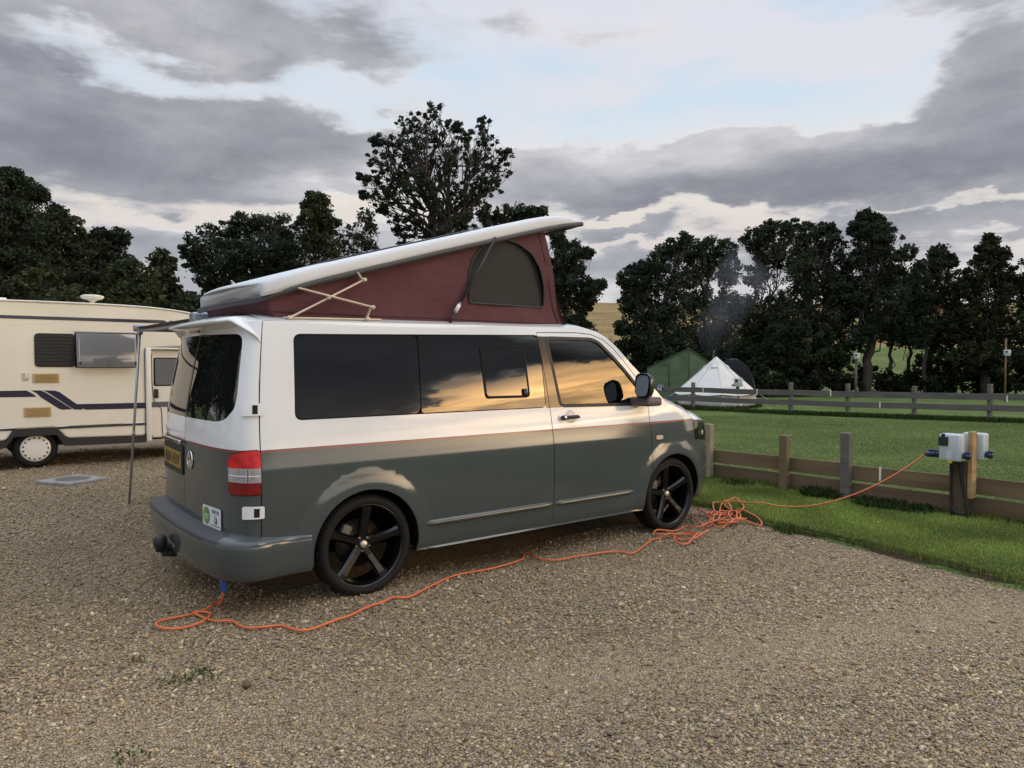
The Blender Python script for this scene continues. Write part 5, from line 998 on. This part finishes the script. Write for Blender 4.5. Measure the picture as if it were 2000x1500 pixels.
# green ridge tent seen on its gable
gd = 30.; gc = at_depth(1340, 708, gd); ridge = empty('ridge_tent', (float(gc[0]), float(gc[1]), gzt(gc)), 'green canvas ridge tent pitched behind the white bell tent', 'tent')
def ridge_build():
    P_ = lambda px, py, dd: tuple(at_depth(px, py, dd)); d1, d2 = 29., 33.; zz = gzt(gc)
    A, B_ = P_(1346, 681, d1), P_(1330, 688, d2)                   # ridge, front and back
    El, Er = P_(1264, 718, d1 + .4), P_(1398, 716, d1 + .2); El2, Er2 = P_(1268, 716, d2), P_(1372, 716, d2)
    g = lambda p: (p[0], p[1], zz - .02)
    b = MB(); b.add([A, El, El2, B_], [(0, 1, 2, 3)]); b.add([A, B_, Er2, Er], [(0, 1, 2, 3)]); r_ = b.build('roof', GRN, ridge)
    b = MB(); b.add([A, El, g(El), g(A), Er, g(Er)], [(0, 1, 2, 3), (0, 3, 5, 4)]); b.add([B_, El2, g(El2), g(B_), Er2, g(Er2)], [(3, 2, 1, 0), (4, 5, 3, 0)]); b.add([El, El2, g(El2), g(El)], [(0, 1, 2, 3)]); b.add([Er, Er2, g(Er2), g(Er)], [(3, 2, 1, 0)]); b.build('wall', M('green_wall', (.095, .150, .082), .85, var=(3, .2), bump=(5, .35)), ridge)
    dk = M('green_seam', (.035, .06, .03), .85); off = np.array(FW) * -.03
    for p, q in ((A, g(A)), (A, El), (A, Er)): b = MB(); b.tube([np.array(p) + off, np.array(q) + off], .022, 5); b.build('seam', dk, ridge)
    for px in (1306,): b = MB(); b.tube([np.array(P_(px, 705, d1 + .2)) + off * 2, np.array(P_(px, 765, d1 + .2)) + off * 2], .02, 5); b.build('door_edge', dk, ridge)
    b = MB(); b.add([tuple(np.array(P_(*q, d1 + .2)) + off * 1.6) for q in ((1280, 714), (1302, 714), (1305, 711))], [(0, 1, 2)]); b.build('door_flap', dk, ridge)
ridge_build()
dc = at_depth(1431, 708, 28.); dome = empty('dome_tent', (float(dc[0]), float(dc[1]), gzt(dc)), 'dark grey dome tent half hidden behind the white bell tent', 'tent')
b = MB(); n = 28; rg = []
for t in np.linspace(0, np.pi / 2, 9):
    for j in range(n): a = 2 * np.pi * j / n; rg.append((dc[0] + .86 * math.cos(t) ** .8 * math.cos(a), dc[1] + .86 * math.cos(t) ** .8 * math.sin(a), 1.64 * math.sin(t) ** .9))
b.add(rg, [(i * n + j, i * n + (j + 1) % n, (i + 1) * n + (j + 1) % n, (i + 1) * n + j) for i in range(8) for j in range(n)], True); b.build('flysheet', DOME, dome)
for a0 in (0.4, 0.4 + np.pi / 2):
    b = MB(); b.tube([(dc[0] + .875 * math.cos(t) * math.cos(a0), dc[1] + .875 * math.cos(t) * math.sin(a0), 1.66 * abs(math.sin(t)) ** .9) for t in np.linspace(0.02, np.pi - .02, 20)], .012, 5); b.build('tent_pole', M('pole_grey', (.12, .13, .14), .5), dome)

# ================================================================== fences
def wood(name, col, var_=.22): return M(name, col, .85, var=(5, var_), bump=(30, .35), vscale=(1, .25, 2.2))
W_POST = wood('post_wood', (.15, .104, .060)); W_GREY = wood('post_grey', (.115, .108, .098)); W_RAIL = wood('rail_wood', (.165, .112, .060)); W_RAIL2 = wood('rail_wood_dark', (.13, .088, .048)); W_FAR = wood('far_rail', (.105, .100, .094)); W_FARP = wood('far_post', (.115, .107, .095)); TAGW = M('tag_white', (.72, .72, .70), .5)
XF = 5.76
nf = empty('timber_fence', (XF, -1, .02), 'low brown two-rail timber fence between the near grass strip and the camping field', 'fence')
NP_ = [(4.3, .74, W_POST), (2.6, .72, W_POST), (.70, .72, M('post_light', (.26, .22, .15), .85, var=(5, .2), bump=(30, .3))), (-.385, .66, W_POST), (-1.135, .745, W_GREY), (-3.35, .68, W_POST), (-5.0, .70, W_POST)]
for y, h, mt in NP_:
    b = MB(); b.box((5.69, y, h / 2 - .08), (.085, .10, h + .16), .006, Matrix.Rotation(R(RNG.uniform(-1.2, 1.2)), 3, 'X')); b.build('post', mt, nf)
ry = [5.0, 2.6, .70, -.385, -1.135, -2.33, -3.35, -5.0]
for i in range(len(ry) - 1):
    a, e = ry[i], ry[i + 1]
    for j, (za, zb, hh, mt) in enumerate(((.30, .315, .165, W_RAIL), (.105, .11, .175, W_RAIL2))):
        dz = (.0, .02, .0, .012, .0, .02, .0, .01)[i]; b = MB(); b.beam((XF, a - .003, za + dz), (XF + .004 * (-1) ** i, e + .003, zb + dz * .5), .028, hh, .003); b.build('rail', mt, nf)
b = MB(); b.box((XF - .019, -1.48, .325), (.006, .022, .15), .001); b.build('tag_strip', TAGW, nf)
ff = empty('rail_fence', (18, 6, 0), 'weathered grey two-rail fence crossing the far side of the field', 'fence')
FP = [(15.9, 13.2), (16.5, 11.4), (16.99, 9.86), (17.75, 6.87), (18.15, 5.34), (18.56, 3.71), (18.99, 2.05), (19.4, .4), (19.8, -1.3)]
for i, (x, y) in enumerate(FP):
    b = MB(); hh = .92 + .04 * math.sin(i * 2.3); b.box((x, y, terrain(x, y) + hh / 2 - .05), (.095, .10, hh + .1), .006, Matrix.Rotation(R(80), 3, 'Z')); b.build('post', W_FARP, ff)
FQ = FP[:3] + [(17.35, 8.44)] + FP[3:]
for i in range(len(FQ) - 1):
    (x0, y0), (x1, y1) = FQ[i], FQ[i + 1]; t = np.array([x1 - x0, y1 - y0]); t /= np.linalg.norm(t); nn = np.array([t[1], -t[0]]) * .065; nn = nn if nn @ HD < 0 else -nn
    for zc, hh in ((.635, .16), (.345, .155)):
        dz = (.008, -.01, .012, -.006, .01, -.008, .0, .012, -.006)[i]; b = MB(); b.beam((x0 + nn[0], y0 + nn[1], zc + terrain(x0, y0) + dz), (x1 + nn[0], y1 + nn[1], zc + terrain(x1, y1) - dz * .4), .03, hh, .003); b.build('rail', W_FAR, ff)
for px, zc in ((1373, .63), (1478, .63), (1621, .63), (1717, .34), (1964, .60)):
    r_ = ray(px, 760); A_ = np.array(FP[3]); e_ = np.array(FP[6]) - A_
    if px < 1500: A_ = np.array(FP[2]); e_ = np.array(FP[3]) - A_
    t_, k_ = np.linalg.solve(np.array([[r_[0], -e_[0]], [r_[1], -e_[1]]]), A_ - CAM[:2]); q_ = A_ + e_ * k_ - HD * .085
    b = MB(); b.box((q_[0], q_[1], zc + .0), (.03, .03, .16), .002); b.build('tag_strip', TAGW, ff)
# lawn edging board
ed = []
for y in np.arange(-8, -.95, .25): ed.append((float(edge_x(y)) + .004, y, .004))
b = MB()
v = []; 
for x, y, z in ed: v += [(x - .014, y, -.08), (x - .014, y, z + .022 + .006 * math.sin(y * 3)), (x + .014, y, z + .022 + .006 * math.sin(y * 3)), (x + .014, y, -.08)]
b.add(v, [(i * 4 + j, i * 4 + (j + 1) % 4, (i + 1) * 4 + (j + 1) % 4, (i + 1) * 4 + j) for i in range(len(ed) - 1) for j in range(4)])
o = b.build('edging_board', wood('edging_wood', (.12, .095, .065)), None, recalc=True); tag(o, 'low timber edging board between the gravel and the near grass strip', 'edging')

# ================================================================== hook-up posts
BOXW = M('box_white', (.46, .51, .54), .35, 0, .2); SOCK = M('socket_blue', (.014, .024, .075), .35, 0, .3); BATT = wood('batten_wood', (.36, .24, .11)); DPOST = wood('hookup_post', (.075, .054, .032)); CABK = M('cable_black', (.012, .012, .012), .6)
hk = empty('hookup_post', (5.60, -2.33, 0), 'near electric hook-up post with two grey boxes and a fresh wooden batten', 'hook-up post')
b = MB(); b.box((5.62, -2.315, .24), (.12, .13, .66), .005); b.build('post', DPOST, hk)
b = MB(); b.box((5.625, -2.405, .535), (.11, .04, .64), .003); b.build('batten', BATT, hk)
def unit(x0, k, parent, yc):
    b = MB(); b.box((x0, yc, .705), (.115, .185, .262), .018, None, 3); bx = b.build('box', BOXW, parent)
    b = MB(); b.box((x0 - k * .075, yc, .705), (.025, .178, .252), .010, None, 2); b.build('box_lid', BOXW, bx)
    b = MB(); b.box((x0 - k * .092, yc + .048, .765), (.016, .085, .085), .004); b.box((x0 - k * .090, yc + .05, .822), (.018, .03, .03), .004); b.build('meter_flap', TRIM, bx)
    b = MB(); b.box((x0 - k * .0885, yc - .01, .575), (.003, .045, .03), .0005); b.build('warning_label', M('label_yellow', (.5, .38, .05), .5), bx); b = MB(); b.box((x0 - k * .0885, yc - .005, .64), (.003, .05, .075), .0005); b.build('rating_label', M('label_pale', (.50, .55, .60), .5), bx)
    for sy in (-1, 1):
        b = MB(); b.tube([(x0, yc + sy * .10, .635), (x0, yc + sy * .135, .628), (x0 - k * .0, yc + sy * .155, .625)], [.032, .034, .030], 14); sk = b.build('socket', SOCK, bx); b = MB(); b.box((x0, yc + sy * .14, .662), (.055, .05, .012), .004); b.build('socket_lid', SOCK, sk)
    return bx
unit(5.485, 1, hk, -2.285); unit(5.755, -1, hk, -2.38)
for pts in ([(5.55, -2.245, .56), (5.548, -2.25, .40), (5.55, -2.25, .25), (5.547, -2.262, .1), (5.55, -2.28, .0)], [(5.55, -2.33, .56), (5.548, -2.345, .40), (5.549, -2.38, .2), (5.55, -2.40, .05), (5.55, -2.41, -.02)], [(5.549, -2.26, .12), (5.54, -2.30, .07), (5.547, -2.37, .06)]):
    b = MB(); b.tube(smooth_path(pts, 4), .011, 7); b.build('supply_cable', CABK, hk)
def far_hookup(px, d, top, ztop, box_z, lab, pole_r, wide):
    q = at_depth(px, 708, d); x, y = float(q[0]), float(q[1]); z0 = float(terrain(x, y)); e = empty('hookup_post', (x, y, z0), lab, 'hook-up post', 'hook-up posts across the field')
    b = MB(); b.tube([(x, y, z0 - .1), (x, y, z0 + ztop)], pole_r, 8); b.build('pole', W_FARP if pole_r > .04 else M('pole_rust', (.16, .10, .06), .8, var=(9, .4)), e)
    c = Vector((x, y, z0 + box_z)) - Vector((HD[0], HD[1], 0)) * .10; rot = Matrix.Rotation(R(50), 3, 'Z'); b = MB(); b.box(c, (.12, wide, wide * 1.05), .015, rot, 2); bx = b.build('box', BOXW, e)
    sd = rot @ Vector((0, 1, 0)); b = MB(); b.box(c - Vector((HD[0], HD[1], 0)) * .065 + sd * wide * .22 + Vector((0, 0, wide * .2)), (.02, wide * .34, wide * .34), .004, rot); b.build('meter_flap', TRIM, bx)
    b = MB(); b.tube([c + sd * wide * .5 - Vector((0, 0, .09)), c + sd * (wide * .5 + .07) - Vector((0, 0, .10))], .03, 8); b.build('socket', SOCK, bx)
far_hookup(1441, 24.2, 745, .98, .86, 'white hook-up box on a short dark post in front of the white bell tent', .06, .27)
far_hookup(1672, 31., 690, 1.72, 1.76, 'white hook-up box on top of a thin pole before the middle trees', .05, .24)
far_hookup(1964, 28., 662, 2.42, 1.86, 'white hook-up box part way up a tall rusty pole near the right edge', .034, .22)

# ================================================================== electric cable across the gravel
ORANGE = M('orange_cable', (.60, .145, .05), .5, bump=(200, .1))
c1 = [(-.80, -.46), (-.91, -.59), (-1.03, -.62), (-1.15, -.62), (-1.21, -.68), (-1.19, -.77), (-1.12, -.82), (-1.02, -.82), (-.96, -.77), (-.91, -.69), (-.93, -.63), (-.985, -.60), (-.97, -.68), (-.94, -.80), (-.90, -.87), (-.85, -.90), (-.84, -.99), (-.82, -1.09), (-.74, -1.14), (-.66, -1.17), (-.64, -1.26), (-.61, -1.34), (-.53, -1.34), (-.38, -1.30), (-.29, -1.29), (-.15, -1.21), (0., -1.16), (.07, -1.13), (.17, -1.17), (.41, -1.03), (.70, -.90), (1.02, -.90), (1.35, -.84), (1.48, -.70), (1.50, -.78), (1.46, -.90), (1.52, -1.04), (1.72, -1.09), (2.03, -1.17), (2.10, -1.28), (2.26, -1.23), (2.56, -1.09)]
pile = [(2.67, -1.08), (2.73, -1.12), (2.91, -1.08), (2.98, -1.11), (2.99, -1.23), (2.92, -1.27), (2.74, -1.33), (2.63, -1.35), (2.64, -1.27), (2.71, -1.21), (2.77, -1.21), (2.85, -1.29), (2.98, -1.27), (3.12, -1.24), (3.10, -1.19), (2.9, -1.14), (2.68, -1.03), (2.77, -.97), (2.98, -.99), (3.14, -.97), (3.17, -1.09), (3.36, -1.07), (3.65, -.97), (3.89, -.93), (4.03, -.84), (4.15, -.70), (4.22, -.55), (4.12, -.55), (3.89, -.73), (3.75, -.89), (3.93, -.90), (3.83, -1.08), (3.79, -1.17), (3.67, -1.14), (3.47, -1.16), (3.37, -1.22), (3.33, -1.17), (3.40, -1.04), (3.65, -.88), (3.74, -.78), (3.73, -.74), (3.83, -.60), (3.76, -.58), (3.56, -.73), (3.32, -1.00), (3.25, -1.08), (3.35, -1.07), (3.56, -.99), (3.61, -1.09), (3.68, -1.18), (3.78, -1.19), (3.68, -1.36), (3.72, -1.38), (3.84, -1.27), (3.98, -1.10), (4.04, -.95), (3.99, -.88), (3.87, -.85), (3.98, -.73), (4.19, -.61), (4.35, -.59), (4.43, -.61), (4.35, -.73), (4.17, -.88), (3.99, -.94), (4.04, -.78), (4.26, -.59), (4.36, -.64), (4.34, -.80), (4.40, -.92), (4.56, -1.05)]
loops = []
for k_ in range(40):
    t_ = k_ * .52; rr_ = 1 + .22 * math.sin(k_ * 1.7); u_, w_ = .30 * rr_ * math.cos(t_), .11 * rr_ * math.sin(t_); loops.append((3.72 + .86 * u_ - .5 * w_ + .06 * math.sin(k_ * .45), -.98 + .5 * u_ + .86 * w_ + .03 * math.cos(k_ * .7)))
pile = pile[:30] + loops + pile[30:]
def lay(p, i):
    x, y = p; base = float(gz(x, y)) if x < edge_x(y) else .035
    return (x, y, base + .020 + (.012 * (i % 4) if 42 < i < 152 else .003 * math.sin(i * 1.9)))
P3 = [(-.66, -.80, .17), (-.665, -.78, .11), (-.70, -.68, .05), (-.745, -.56, .03)]
P3 = [(-.865, -.80, .20), (-.866, -.79, .15), (-.855, -.70, .07), (-.83, -.57, .030)] + [lay(p, i) for i, p in enumerate(c1 + pile)]
end = np.array([5.485, -2.04, .615]); st_ = np.array(P3[-1])
for t in (.18, .34, .5, .64, .76, .86, .94): q = st_ + (end - st_) * t; P3.append((q[0], q[1], .045 + (end[2] - .045) * t ** 2.0))
P3 += [tuple(end), (5.485, -2.10, .622)]
cab = empty('extension_cable', (1.5, -1.0, 0), 'long orange electric cable tangled on the gravel and running up to the hook-up post', 'cable')
b = MB(); b.tube(smooth_path(P3, 5), .0072, 7); b.build('cord', ORANGE, cab)
b = MB(); b.lathe([(0, .275), (.024, .274), (.026, .225), (.021, .215), (.019, .175), (.012, .165), (0, .164)], (-.865, -.805, 0), 'z', 16); b.build('plug', M('plug_blue', (.02, .075, .26), .4, 0, .3), cab, recalc=True)
b = MB(); b.tube([(5.485, -2.035, .613), (5.485, -2.06, .616), (5.485, -2.07, .617), (5.485, -2.135, .625), (5.485, -2.15, .626)], [.014, .024, .029, .031, .033], 14); b.box((5.485, -2.10, .66), (.03, .07, .02), .006); b.build('plug', SOCK, cab)
# drain cover in the gravel
dr_ = empty('drain_cover', (-.86, 5.5, 0), 'flat grey concrete drain surround with a round cover in the gravel', 'drain cover')
b = MB(); b.box((-.87, 5.50, .018), (.56, .62, .05), .012, Matrix.Rotation(R(28), 3, 'Z'), 2); b.build('surround', M('concrete', (.24, .235, .22), .9, var=(9, .25), bump=(60, .3)), dr_)
b = MB(); b.lathe([(0, .050), (.17, .050), (.19, .046), (.20, .044)], (-.87, 5.50, 0), 'z', 32); b.build('cover', M('cover_iron', (.09, .088, .085), .7, bump=(70, .4)), dr_)

# ================================================================== smoke drifting up behind the tents
def smoke():
    mt = bpy.data.materials.new('smoke'); mt.use_nodes = True; nt = mt.node_tree; nt.nodes.remove(nt.nodes['Principled BSDF']); L = nt.links.new
    pv = nt.nodes.new('ShaderNodeVolumePrincipled'); pv.inputs['Color'].default_value = (.74, .81, .92, 1); pv.inputs['Anisotropy'].default_value = .2
    tc = nt.nodes.new('ShaderNodeTexCoord'); n = nt.nodes.new('ShaderNodeTexNoise'); n.inputs['Scale'].default_value = .6; n.inputs['Detail'].default_value = 2; n.inputs['Distortion'].default_value = .6
    mp = nt.nodes.new('ShaderNodeMapping'); mp.inputs['Scale'].default_value = (1.2, 1.2, .6); L(tc.outputs['Object'], mp.inputs[0]); L(mp.outputs[0], n.inputs['Vector'])
    r = nt.nodes.new('ShaderNodeMapRange'); L(n.outputs['Fac'], r.inputs[0]); r.inputs[1].default_value = .40; r.inputs[2].default_value = .75; r.inputs[3].default_value = 0.; r.inputs[4].default_value = .15
    L(r.outputs[0], pv.inputs['Density']); L(pv.outputs[0], nt.nodes['Material Output'].inputs['Volume'])
    b = MB(); d = 31.2; pts = [at_depth(*q, d) for q in ((1422, 745), (1412, 700), (1402, 650), (1412, 600), (1440, 555), (1470, 520))]; b.tube(smooth_path(pts, 4), np.interp(np.arange(21), [0, 6, 12, 20], [.35, .8, 1.2, 1.3]), 14)
    o = b.build('smoke', mt); tag(o, 'thin blue campfire smoke drifting up behind the bell tent', 'smoke', None, 'stuff')
smoke()
# ================================================================== loose stones and grass
def stones():
    bm = bmesh.new(); bmesh.ops.create_icosphere(bm, subdivisions=1, radius=1.0); ico = (np.array([v.co for v in bm.verts]), np.array([[v.index for v in f.verts] for f in bm.faces])); bm.free()
    octa = (np.array([(1, 0, 0), (0, 1, 0), (-1, 0, 0), (0, -1, 0), (0, 0, 1), (0, 0, -1.)]), np.array([(0, 1, 4), (1, 2, 4), (2, 3, 4), (3, 0, 4), (1, 0, 5), (2, 1, 5), (3, 2, 5), (0, 3, 5)]))
    VV, FF, CC = [], [], []; off = 0
    # density falls with distance from the lens; distant stones need fewer faces
    for d0, d1, dn, grow, (base, tri) in ((2.6, 3.8, 8500, .92, ico), (3.8, 5.4, 5800, 1.0, ico), (5.4, 7.2, 3300, 1.1, octa), (7.2, 10.5, 1500, 1.35, octa), (10.5, 15., 420, 1.8, octa)):
        tv = np.array([np.sign(q) * np.abs(q) ** RNG.uniform(.75, 1.0) for q in (base * RNG.uniform(.70, 1.28, (len(base), 1)) for _ in range(14))])
        a0, a1 = R(52.14 - 41), R(52.14 + 41); n = int(.5 * (a1 - a0) * (d1 ** 2 - d0 ** 2) * dn); a = RNG.uniform(a0, a1, n); r = np.sqrt(RNG.uniform(d0 ** 2, d1 ** 2, n)); x = CAM[0] + r * np.cos(a); y = CAM[1] + r * np.sin(a)
        ok = (x < edge_x(y) - .03 + RNG.normal(size=n) * .012) & ~((np.abs(x - 1.4) < 1.9) & (np.abs(y + .05) < .45)) & (np.hypot(x + .87, y - 5.5) > .36); x, y = x[ok], y[ok]; n = len(x)
        s = .0056 * np.exp(RNG.normal(size=n) * .30) * grow; s[RNG.random(n) > .988] *= 1.7
        # wheel-packed, finer ground along two faint tracks
        tr = np.exp(-((x * .35 + y + 2.6) / .35) ** 2) + np.exp(-((x * .35 + y + 4.2) / .35) ** 2); s *= 1 - .22 * tr
        v = tv[RNG.integers(0, len(tv), n)] * np.stack([RNG.uniform(1.0, 1.75, n), RNG.uniform(.75, 1.15, n), RNG.uniform(.45, .8, n)], 1)[:, None, :] * s[:, None, None]
        yaw = RNG.uniform(0, 2 * np.pi, n); tl = RNG.normal(size=n) * .35; c, sn = np.cos(tl), np.sin(tl); v = np.stack([v[..., 0] * c[:, None] - v[..., 2] * sn[:, None], v[..., 1], v[..., 0] * sn[:, None] + v[..., 2] * c[:, None]], -1)
        c, sn = np.cos(yaw), np.sin(yaw); v = np.stack([v[..., 0] * c[:, None] - v[..., 1] * sn[:, None], v[..., 0] * sn[:, None] + v[..., 1] * c[:, None], v[..., 2]], -1)
        v += np.stack([x, y, gz(x, y) + s * RNG.uniform(-.1, .75, n) - .003 * tr], 1)[:, None, :]
        pal = np.array([c for _, c in GRAVEL] + [(.31, .245, .16), (.28, .225, .15), (.34, .285, .21), (.37, .27, .13), (.25, .19, .145), (.33, .26, .18)]); wr = .5 + .5 * np.sin(x * 1.1 + 2 * np.sin(y * .7))
        col = pal[RNG.integers(0, len(pal), n)] * RNG.uniform(.74, 1.26, (n, 1)) * (.90 + .17 * wr)[:, None]
        m = len(base); VV.append(v.reshape(-1, 3)); FF.append((tri[None] + (np.arange(n) * m)[:, None, None]).reshape(-1, 3) + off); CC.append(np.repeat(col, m, 0)); off += n * m
    o = fast_mesh('gravel_stones', np.vstack(VV), np.vstack(FF), M('stone', (1, 1, 1), .85, attr='tint', spec=.3), None, np.vstack(CC)); tag(o, 'loose pale brown gravel stones covering the parking area', 'gravel', None, 'stuff')
stones()
GRASSM = M('grass_blades', (1, 1, 1), .7, attr='tint', trans=.3, spec=.15)
def blades(name, label, x, y, z, h, wd, col, kind='stuff', cat='grass', group=None, lean=.55):
    n = len(x); a = RNG.uniform(0, 2 * np.pi, n); ln = RNG.uniform(.1, 1, n) * lean; la = RNG.uniform(0, 2 * np.pi, n); b0 = np.stack([x, y, z], 1); w = np.stack([np.cos(a), np.sin(a), 0 * a], 1) * (wd * .5)[:, None]
    mid = b0 + np.stack([np.cos(la) * ln * h * .3, np.sin(la) * ln * h * .3, h * .55], 1); tip = b0 + np.stack([np.cos(la) * ln * h, np.sin(la) * ln * h, h * (1 - .35 * ln)], 1)
    v = np.stack([b0 - w, b0 + w, mid + w * .8, tip, mid - w * .8], 1).reshape(-1, 3); f = np.arange(5 * n).reshape(-1, 5)
    o = fast_mesh(name, v, f, GRASSM, None, np.repeat(col, 5, 0)); return tag(o, label, cat, group, kind)
def gcol(n, base, v=.25): return np.clip(np.array(base)[None] * np.exp(RNG.normal(size=(n, 1)) * v) * (1 + RNG.normal(size=(n, 3)) * .08), .003, 1)
def verge():
    n = 190000; y = RNG.uniform(-6.5, 1.2, n); x = edge_x(y) - .03 + RNG.random(n) * (XF + .15 - edge_x(y)); keep = ((x - CAM[0]) ** 2 + (y - CAM[1]) ** 2 > 9); x, y = x[keep], y[keep]; n = len(x)
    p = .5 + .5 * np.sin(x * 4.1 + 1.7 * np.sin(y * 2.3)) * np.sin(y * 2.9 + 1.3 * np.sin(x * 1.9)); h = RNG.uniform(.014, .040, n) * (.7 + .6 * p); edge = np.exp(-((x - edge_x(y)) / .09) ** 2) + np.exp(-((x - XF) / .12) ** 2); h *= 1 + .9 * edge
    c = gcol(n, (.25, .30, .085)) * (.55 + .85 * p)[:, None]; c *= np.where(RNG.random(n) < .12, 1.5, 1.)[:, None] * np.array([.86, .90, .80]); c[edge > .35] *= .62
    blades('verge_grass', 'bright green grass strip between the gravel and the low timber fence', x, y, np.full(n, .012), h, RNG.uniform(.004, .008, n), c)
verge()
def field():
    n = 210000; r = 8 + 14 * RNG.random(n) ** 1.3; a = R(52.14) - np.radians(RNG.uniform(-16, 38, n)); x = CAM[0] + r * np.cos(a); y = CAM[1] + r * np.sin(a); ok = x > XF + .05; x, y, r = x[ok], y[ok], r[ok]; n = len(x)
    p = .5 + .5 * np.sin(x * .9 + 1.5 * np.sin(y * .6)) * np.sin(y * 1.1 + np.sin(x * .8)); c = gcol(n, (.165, .21, .072), .13) * (.8 + .4 * p)[:, None]
    blades('field_grass', 'short mown green grass of the camping field', x, y, terrain(x, y) - .004, RNG.uniform(.012, .024, n) * (.8 + .03 * r), RNG.uniform(.005, .010, n) * (.8 + .05 * r), c, lean=.9)
field()
def under_fence():
    xs_, ys_ = [], []
    for i in range(len(FP) - 1):
        (x0, y0), (x1, y1) = FP[i], FP[i + 1]; n = 2600; t = RNG.random(n); u_ = RNG.normal(size=n) * .13; xs_.append(x0 + (x1 - x0) * t + u_); ys_.append(y0 + (y1 - y0) * t + u_ * .2)
    for (x, y) in FP: n = 420; xs_.append(x + RNG.normal(size=n) * .22); ys_.append(y + RNG.normal(size=n) * .22)
    a = RNG.uniform(0, 2 * np.pi, 3000); xs_.append(gx_ + 1.42 * np.cos(a) + RNG.normal(size=3000) * .05); ys_.append(gy_ + 1.42 * np.sin(a) + RNG.normal(size=3000) * .05)
    x = np.concatenate(xs_); y = np.concatenate(ys_); n = len(x); blades('long_grass', 'longer dark grass left unmown under the far fence and round the bell tent', x, y, terrain(x, y) - .01, RNG.uniform(.06, .17, n), RNG.uniform(.010, .02, n), gcol(n, (.045, .070, .018)))
under_fence()
def weeds(name, label, cx, cy, rx, n, h, col=(.045, .075, .022), z=0., cat='weed', group=None, broad=1.):
    x = cx + np.clip(RNG.normal(size=n), -1.7, 1.7) * rx; y = cy + np.clip(RNG.normal(size=n), -1.7, 1.7) * rx; return blades(name, label, x, y, np.full(n, z), RNG.uniform(.4, 1, n) * h, RNG.uniform(.006, .012, n) * broad, gcol(n, col), None, cat, group, .9)
for cx, cy, rx, n, lab in ((-1.30, -1.52, .045, 90, 'left one of two paired grass tufts in the gravel below the cable loop'), (-1.19, -1.55, .05, 130, 'right one of two paired grass tufts in the gravel below the cable loop'), (-1.40, -1.15, .022, 40, 'tiny grass tuft in the gravel left of and above the pair of tufts'), (-1.61, -2.13, .04, 80, 'grass tuft in the gravel nearest the bottom edge')):
    weeds('grass_tuft', lab, cx, cy, rx, int(n * .5), .024, (.075, .105, .035), .005, 'grass tuft', 'grass tufts growing in the gravel')
for cx, cy, n, h, lab in ((5.60, -.92, 420, .16, 'dark leafy weeds at the fence foot left of the grey fence post'), (5.58, -1.55, 520, .13, 'dark leafy weeds at the fence foot right of the grey fence post'), (5.60, -1.9, 380, .12, 'dark weeds at the fence foot just left of the hook-up post'), (5.56, .15, 260, .09, 'low weeds at the fence foot nearest the van')):
    weeds('weed_clump', lab, cx, cy, .12, n, h, (.035, .058, .018), .01, 'weeds', 'weeds along the fence foot', 1.6)
weeds('weed_clump', 'weed growing out of the gravel edge beside the edging board', 3.80, -1.62, .07, 200, .08, (.06, .095, .025), .01, 'weeds', None, 1.4)
